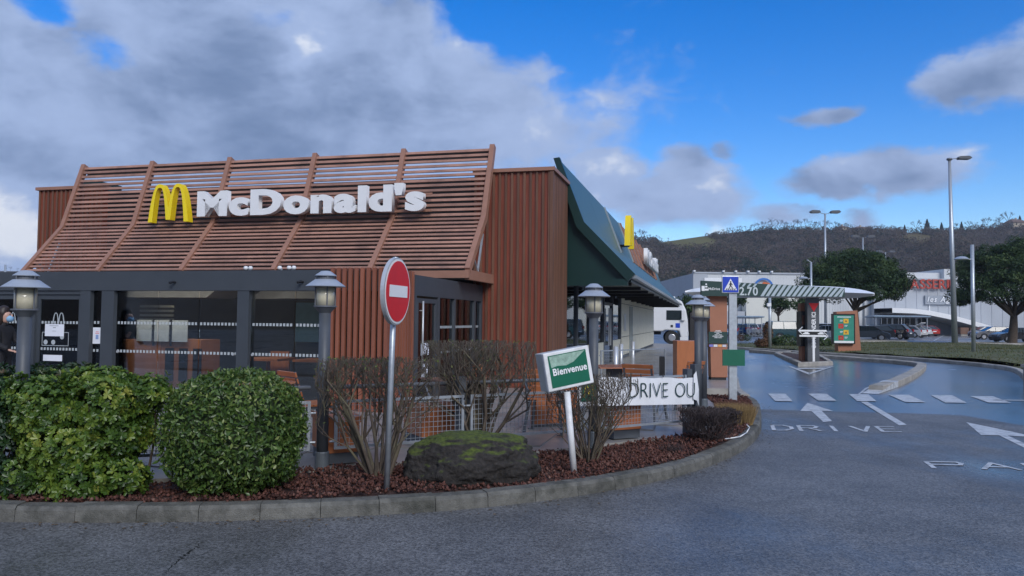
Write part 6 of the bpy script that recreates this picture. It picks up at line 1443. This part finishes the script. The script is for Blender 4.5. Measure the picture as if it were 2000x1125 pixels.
# ---------- cars
def make_car(label, loc, rz, col, style='hatch', name='parked_car', open_boot=False):
    """x forward; side profile lofted with tumblehome"""
    t = thing(name, label, 'car', loc, rz, 'cars parked before the supermarket'); paint_ = M('car_paint', col, .22, .1, .04, 1, coat=.6)
    S_ = {'hatch': dict(L=4.05, W=1.74, belt=.95, roof=1.48, hood=.92, h0=1.0, w0=.55, w1=1.35, r0=-1.15, r1=-1.85, g=.17),
          'suv': dict(L=4.45, W=1.84, belt=1.06, roof=1.66, hood=1.04, h0=1.15, w0=.6, w1=1.4, r0=-1.5, r1=-2.1, g=.22),
          'estate': dict(L=4.6, W=1.78, belt=.95, roof=1.50, hood=.92, h0=1.2, w0=.5, w1=1.4, r0=-1.6, r1=-2.2, g=.17),
          'sedan': dict(L=4.6, W=1.78, belt=.95, roof=1.45, hood=.94, h0=1.2, w0=.35, w1=1.3, r0=-1.0, r1=-1.7, g=.16),
          'jeep': dict(L=4.4, W=1.76, belt=1.12, roof=1.82, hood=1.12, h0=1.3, w0=.55, w1=.95, r0=-1.95, r1=-2.1, g=.30)}[style]
    hl_ = S_['L']/2; W2 = S_['W']/2; g = S_['g']; wr = .33 if style != 'jeep' else .38; ax = (hl_-.82, -hl_+.80)
    # lower body outline (x,z) with wheel arches
    low = [(-hl_+.03, g+.12), (-hl_+.10, g)]
    for c in (ax[1], ax[0]):
        low += [(c+math.cos(a)*(wr+.06), max(g, wr+math.sin(a)*(wr+.06))) for a in np.linspace(PI, 0, 9)]
    low += [(hl_-.12, g), (hl_-.01, g+.15), (hl_, .52), (hl_-.06, .70), (hl_-.25, S_['hood']-.10), (S_['w1']-.05, S_['hood']+.05), (S_['w1']-.25, S_['belt']+.03)]
    if style == 'sedan': low += [(-1.7, S_['belt']+.06), (-hl_+.06, S_['belt']+.02)]
    else: low += [(-hl_+.10, S_['belt']+.02)]
    low += [(-hl_, .75)]
    n = len(low); mb = MB(); V = []
    for y, ins in ((-W2, 0.05), (-W2+.06, 0), (W2-.06, 0), (W2, .05)):
        for x, z in low: V.append((x*(1-ins*.25), y, z-(ins*.5 if z > .8 else 0)+(.02 if ins and z < .4 else 0)))
    tri = tessellate_polygon([[Vector((x, z, 0)) for x, z in low]]); F = [tuple(q) for q in tri]+[(q[2]+3*n, q[1]+3*n, q[0]+3*n) for q in tri]
    for r_ in range(3): F += [(r_*n+i, r_*n+(i+1) % n, (r_+1)*n+(i+1) % n, (r_+1)*n+i) for i in range(n)]
    body = mb.add(V, F).build('body', paint_, t)
    # greenhouse: glass block, roof skin, pillars
    b_, r_ = S_['belt']+.0, S_['roof']; gx = [S_['w1'], S_['w0'], S_['r0'], S_['r1']]; yb, yt = W2-.07, W2-.25
    gl = MB(); gl.add([(gx[0], -yb+.03, b_), (gx[0], yb-.03, b_), (gx[3], yb-.02, b_), (gx[3], -yb+.02, b_), (gx[1], -yt, r_-.04), (gx[1], yt, r_-.04), (gx[2], yt, r_-.04), (gx[2], -yt, r_-.04)], [(0, 1, 5, 4), (1, 2, 6, 5), (2, 3, 7, 6), (3, 0, 4, 7), (4, 5, 6, 7)]).build('windows', m_cglass, t)
    MB().add([(gx[1]+.06, -yt-.02, r_-.06), (gx[1]+.06, yt+.02, r_-.06), (gx[2]-.05, yt+.02, r_-.06), (gx[2]-.05, -yt-.02, r_-.06), (gx[1]-.12, -yt+.12, r_), (gx[1]-.12, yt-.12, r_), (gx[2]+.15, yt-.12, r_), (gx[2]+.15, -yt+.12, r_)], [(0, 1, 5, 4), (1, 2, 6, 5), (2, 3, 7, 6), (3, 0, 4, 7), (4, 5, 6, 7), (3, 2, 1, 0)]).build('roof', paint_, t)
    pl_ = MB()
    for sy in (-1, 1):
        pl_.beam((gx[0]+.01, sy*(yb-.02), b_), (gx[1]+.01, sy*(yt+.005), r_-.05), .06, .05).beam((gx[3]-.01, sy*(yb-.015), b_), (gx[2]-.01, sy*(yt+.005), r_-.05), .07, .14 if style != 'jeep' else .08)
        for f in ((.28, .0) if style in ('sedan', 'hatch') else (.30, -.85)): pl_.beam((f-.1, sy*(yb+.005), b_), (f-.12, sy*(yt+.012), r_-.05), .03, .07, up=(0, 1, 0))
    pl_.build('pillars', paint_, t)
    for cx_ in ax:
        for sy in (-1, 1):
            wh = MB().cyl((cx_, sy*(W2-.20), wr), (cx_, sy*(W2+.005), wr), wr, wr, 18).build('tyre', m_tyre, t)
            rm_ = MB(); rm_.cyl((cx_, sy*(W2-.01), wr), (cx_, sy*(W2+.012), wr), wr*.66, wr*.60, 16); rm_.build('rim', m_rim, wh)
    for sy in (-1, 1):
        MB().add([(hl_-.015, sy*.50, .66), (hl_-.28, sy*(W2-.03), .70), (hl_-.35, sy*(W2-.045), .82), (hl_-.12, sy*.52, .76)], [(0, 1, 2, 3)]).build('headlight', m_lampw, t)
        zt2 = S_['belt']; MB().bx(-hl_-.012, -hl_+.14, sy*(W2-.24), sy*(W2-.035), zt2-.22, zt2+.06).build('tail_light', m_lampr, t)
        MB().box((S_['w1']-.42, sy*(W2+.06), b_+.06), (.14, .16, .11)).build('mirror', paint_, t)
    MB().bx(hl_-.02, hl_+.012, -.45, .45, g+.16, g+.30).bx(hl_-.035, hl_+.006, -.38, .38, .56, .66).build('grille', m_black, t)
    MB().bx(-hl_-.016, -hl_+.05, -.26, .26, .62, .73).build('number_plate', m_white, t)
    MB().bx(-hl_-.014, -hl_+.08, -W2+.1, W2-.1, g+.03, g+.2).build('bumper', m_black, t)
    if open_boot: MB().add([(gx[2], -.6, r_), (gx[2], .6, r_), (gx[2]-.75, .58, r_+.42), (gx[2]-.75, -.58, r_+.42), (gx[2], -.6, r_-.06), (gx[2], .6, r_-.06), (gx[2]-.75, .58, r_+.34), (gx[2]-.75, -.58, r_+.34)], [(0, 1, 2, 3), (7, 6, 5, 4), (0, 4, 5, 1), (1, 5, 6, 2), (2, 6, 7, 3), (3, 7, 4, 0)]).build('raised_tailgate', paint_, t)
    return t
def car_at(px, Y, rz, col, style, label, **k): p = At(px, 640, Y); return make_car(label, (p.x, Y, -.016), rad(rz), col, style, **k)
car_at(1545, 68, 4, (.018, .06, .075), 'jeep', 'dark teal off-road car left of the order post')
car_at(1452, 100, 62, (.02, .12, .42), 'hatch', 'bright blue hatchback next to the red trolleys')
car_at(1429, 96, 75, (.14, .14, .15), 'hatch', 'grey car partly hidden by the crossing sign')
car_at(1413, 110, 75, (.10, .16, .3), 'hatch', 'small blue car seen beside the brown totem')
for px, Y, c, st, lab in ((1478, 112, (.5, .52, .55), 'estate', 'silver estate in the far row behind the trolleys'), (1492, 109, (.16, .24, .36), 'hatch', 'steel blue car in the far row behind the trolleys'), (1503, 112, (.72, .73, .74), 'suv', 'white van-like car behind the thin pole'), (1516, 116, (.4, .42, .45), 'sedan', 'light grey car behind the teal off-road car')): car_at(px, Y, 100, c, st, lab)
car_at(1609, 79, -8, (.66, .67, .69), 'suv', 'white car behind the order post and arrows sign'); car_at(1618, 74, 150, (.55, .57, .6), 'hatch', 'silver car half hidden by the two-way arrows sign')
car_at(1694, 76, -22, (.05, .065, .09), 'hatch', 'dark blue-grey hatchback with its nose to the right beside the menu board')
car_at(1703, 85, 155, (.022, .025, .03), 'estate', 'black estate between the menu board and the black crossover')
car_at(1738, 86, 132, (.012, .012, .016), 'suv', 'black crossover standing alone at the middle of the car park')
car_at(1774, 97, 125, (.60, .58, .56), 'hatch', 'pale hatchback with raised tailgate near the shelter', open_boot=True)
car_at(1788, 106, 115, (.55, .56, .58), 'hatch', 'silver hatchback behind the one with raised tailgate')
car_at(1943, 88, 170, (.12, .12, .13), 'estate', 'dark grey estate left of the black saloon')
car_at(1985, 76, 183, (.010, .010, .013), 'sedan', 'black saloon behind the right pine trunk')
car_at(1338, 92, 20, (.05, .14, .35), 'hatch', 'blue car seen between the truck and the totem')
for px, Y, rz, c, st, lab in ((1466, 104, 80, (.62, .63, .65), 'hatch', 'white hatchback just right of the bright blue hatchback'), (1640, 92, 170, (.60, .61, .63), 'sedan', 'white saloon glimpsed left of the menu board'), (1718, 99, 140, (.50, .52, .55), 'hatch', 'silver hatchback in the row behind the black crossover'), (1806, 110, 100, (.45, .05, .04), 'hatch', 'small red car at the end of the trolley shelter'),
                              (1962, 96, 170, (.5, .52, .56), 'hatch', 'silver hatchback behind the black saloon'), (1926, 104, 175, (.10, .13, .2), 'hatch', 'blue-grey hatchback farthest left of the cars by the right pine'), (1422, 84, 80, (.08, .18, .36), 'hatch', 'mid-blue hatchback left of the crossing sign post')): car_at(px, Y, rz, c, st, lab)
# small traffic: shopper loading the tailgate
pp_ = At(1768, 655, 93.5); per2 = thing('person', 'shopper in a dark jacket leaning to the raised tailgate', 'person', (pp_.x, 93.5, 0))
per = per2
skin_mesh('body', [(0, 0, .9), (.03, 0, 1.15), (.1, 0, 1.38), (.14, 0, 1.5), (.18, 0, 1.6), (.1, -.2, 1.32), (.3, -.22, 1.1), (.5, -.18, 1.05), (.1, .2, 1.32), (.3, .22, 1.1), (.5, .18, 1.05), (0, -.1, .5), (0, -.1, .05), (.1, -.1, .03), (0, .1, .5), (0, .1, .05), (.1, .1, .03)],
          [(0, 1), (1, 2), (2, 3), (3, 4), (2, 5), (5, 6), (6, 7), (2, 8), (8, 9), (9, 10), (0, 11), (11, 12), (12, 13), (0, 14), (14, 15), (15, 16)], [(.16, .14), .15, .16, .06, .10, .07, .055, .04, .07, .055, .04, .08, .055, .04, .08, .055, .04], m_cloth, per2)
MB().lathe([(.02, 1.5), (.09, 1.56), (.1, 1.66), (.07, 1.74), (.02, 1.76)], 12, (.19, 0, 0)).build('head', m_hair, per2, smooth=True)

# ---------- white truck behind the restaurant
YK = 57.0; a = At(1309, 672, YK); tk = thing('truck', 'white lorry tractor unit standing behind the restaurant', 'truck', (a.x, YK, 0), rad(-8))
s_ = YK/FPX; m_tw = M('truck_white', (.74, .75, .76), .3, 0, .04, 1)
prf = [(-1.6, .95), (-1.6, 3.05), (-1.2, 3.32), (.35, 3.32), (.75, 3.15), (1.05, 2.5), (1.18, 1.75), (1.22, .55), (.7, .45), (.55, 1.0), (-.45, 1.05), (-.62, .95)]
cb = MB().prism(prf, (0, 1.2, 0), (1, 0, 0), (0, 0, 1), 2.4).build('cab', m_tw, tk, bevel=.14)
MB().add([(1.085, -1.08, 2.46), (1.085, 1.08, 2.46), (1.215, 1.1, 1.74), (1.215, -1.1, 1.74)], [(0, 1, 2, 3)]).build('windscreen_lower', m_cglass, tk)
MB().prism([(.78, 3.05), (1.10, 2.45), (1.215, 1.78), (1.235, 1.78), (1.12, 2.47), (.80, 3.07)], (0, 1.1, 0), (1, 0, 0), (0, 0, 1), 2.2).build('windscreen', m_cglass, tk)
MB().prism([(-.35, 1.78), (.62, 1.78), (.80, 2.05), (.72, 2.48), (-.35, 2.48)], (0, -1.21, 0), (1, 0, 0), (0, 0, 1), .02).build('side_window', m_cglass, tk)
MB().bx(.72, .95, -1.42, -1.22, 1.75, 2.45).build('mirror', m_tw, tk)
MB().bx(1.2, 1.25, -1.0, 1.0, .62, 1.6).build('grille', m_black, tk); MB().bx(1.05, 1.24, -1.19, -.9, .65, .95).build('headlight', m_lampw, tk)
MB().bx(.30, .62, -1.215, -1.2, 1.22, 1.55).build('blue_emblem', m_blue, tk); MB().bx(-.05, .12, -1.22, -1.2, 1.25, 1.42).build('fuel_flap', m_black, tk)
for x in (.05, -3.2): 
    for sy in (-1, 1): w__ = MB().cyl((x, sy*.95, .5), (x, sy*1.2, .5), .5, .5, 24).build('tyre', m_tyre, tk); MB().cyl((x, sy*1.19, .5), (x, sy*1.22, .5), .28, .22, 16).build('rim', m_rim, w__)
MB().bx(-4.6, -.7, -.5, .5, .7, .95).build('chassis', m_black, tk); MB().bx(.62, 1.2, -1.2, 1.2, .3, .55).build('bumper', m_tw, tk)
MB().bx(-6.2, -1.9, -1.22, 1.22, 1.1, 3.35).build('box_body', m_tw, tk)
MB().bx(-1.3, .3, -.9, .9, 3.32, 3.5).build('roof_deflector', m_tw, tk, bevel=.05)

# ---------- street lamps
def street_lamp(label, px, base_y, top_y, Y, kind, r=.09):
    b_ = At(px, base_y, Y); h = At(px, top_y, Y).z; t = thing('street_lamp', label, 'street lamp', (b_.x, Y, 0), 0); h_ = h
    if kind == 'single':
        MB().cyl((0, 0, 0), (-.25, 0, h_), r*1.5, r*.7, 14).build('pole', m_galv, t, smooth=True); MB().lathe([(r*1.2, h_-.05), (r*1.5, h_), (r*1.2, h_+.12), (.02, h_+.14)], 12, (-.25, 0, 0)).build('head_joint', m_capin, t)
        MB().beam((-.25, 0, h_+.05), (.45, 0, h_+.12), .05, .05).build('arm', m_capin, t)
        MB().prism([(.40, 0), (.55, .16), (1.35, .20), (1.6, .06), (1.4, -.10), (.5, -.10)], (0, .22, h_+.12), (1, 0, 0), (0, 0, 1), .44).build('head', m_post, t, bevel=.04)
    elif kind == 'double':
        MB().cyl((0, 0, 0), (0, 0, h_), r*1.3, r*.7, 12).build('pole', m_galv, t, smooth=True)
        for s2 in (-1, 1):
            MB().beam((0, 0, h_-.1), (s2*.7, 0, h_+.12), .06, .06).build('arm', m_capin, t)
            MB().prism([(s2*.6, 0), (s2*.75, .20), (s2*1.6, .24), (s2*1.85, .05), (s2*1.6, -.12), (s2*.7, -.10)], (0, .3, h_+.14), (1, 0, 0), (0, 0, 1), .6).build('head', m_post, t)
    else:
        MB().cyl((0, 0, 0), (0, 0, h_), r, r*.85, 12).build('pole', m_galv, t, smooth=True); zz = h_*.87 if kind == 'dome' else h_*.80
        MB().cyl((0, 0, zz), (-.35, 0, zz), .025, .025, 6).build('arm', m_alu, t)
        MB().lathe([(.34, 0), (.35, .03), (.2, .14), (.05, .17), (.01, .17)], 18, (-.55, 0, zz-.02)).build('dome_shade', m_cap, t)
        if kind == 'dome2': MB().cyl((0, 0, h_), (-.22, 0, h_+.12), .03, .03, 6).lathe([(.02, 0), (.09, .04), (.02, .09)], 8, (-.25, 0, h_+.1)).build('top_spot', m_alu, t)
    return t
street_lamp('tall single-arm street lamp right of the brasserie sign', 1865, 673, 312, 64, 'single', .16)
street_lamp('lamp with grey dome shade in front of the right pine', 1902, 701, 478, 38.5, 'dome', .10)
street_lamp('double-headed street lamp rising behind the left pine', 1613, 660, 417, 92, 'double', .14)
street_lamp('middle double-headed street lamp behind the left pine', 1687, 655, 464, 118, 'double', .14)
street_lamp('smallest double-headed street lamp before the hill', 1731, 652, 493, 150, 'double', .14)
street_lamp('lamp with dome shade left of the big pine', 1585, 668, 512, 58, 'dome2', .09)
p = At(1504, 684, 47.2); h_ = At(1504, 578, 47.2).z; t = thing('camera_pole', 'thin pale pole with a small white camera left of the teal car', 'pole', (p.x, 47.2, .02)); MB().cyl((0, 0, 0), (0, 0, h_), .09, .08, 10).build('pole', m_galv, t, smooth=True); zc_ = At(1503, 596, 47.2).z; MB().bx(-.22, .02, -.2, -.06, zc_-.1, zc_+.1).build('camera', m_white, t)
street_lamp('street lamp head showing at the far left edge', 6, 640, 517, 60, 'dome', .09)
# kerbed tree islands in the car park
for lab, px, Y, hw in (('right_pine', 1985, 66, 5.2), ('mid', 1676, 70, 4.5)):
    p = At(px, 660, Y); pts_ = [(p.x+math.cos(a)*hw, Y+math.sin(a)*2.0) for a in np.linspace(0, 2*PI, 21)]; kerb('car_park_kerb', pts_, 1.0, .2, .16, m_kerb2, 1)
    sheet('island_ground', [(p.x+(x-p.x)*.97, Y+(y-Y)*.97) for x, y in pts_[:-1]], .12, m_grass)

# ---------- hill added behind the viewer to darken the glass; car mirrored in it
V = []; nA2 = 60; aa2 = np.linspace(rad(75), rad(285), nA2)
for a in aa2:
    for r, z in ((90, -.3), (130, 5+3*math.sin(a*9)), (200, 22+5*math.sin(a*5)), (300, 46+8*math.sin(a*7+1)), (420, 40)): V.append((math.sin(a)*r, math.cos(a)*r, z))
F = [(i*5+j, (i+1)*5+j, (i+1)*5+j+1, i*5+j+1) for i in range(nA2-1) for j in range(4)]
big_mesh('hill', np.array(V), np.array(F), mh, smooth=True)['kind'] = 'structure'
make_car('white hatchback parked behind the viewer, seen mirrored in the porch glass', (-4.6, -3.2, 0), rad(8), (.72, .73, .74), 'hatch')

# ---------- winter air over the valley
hz = MB().bx(-2500, 2500, -490, 900, -3, 96).build('haze', None); hz.data.materials.clear(); hz['kind'] = 'stuff'; tag(hz, 'thin bluish winter air over the valley', 'haze')
hm = bpy.data.materials.new('haze'); hm.use_nodes = True; t = hm.node_tree; t.nodes.clear()
o_ = t.nodes.new('ShaderNodeOutputMaterial'); pv = t.nodes.new('ShaderNodeVolumePrincipled'); pv.inputs['Color'].default_value = (.80, .87, 1, 1); pv.inputs['Density'].default_value = .0003; pv.inputs['Anisotropy'].default_value = .2
t.links.new(pv.outputs[0], o_.inputs['Volume']); hz.data.materials.append(hm)
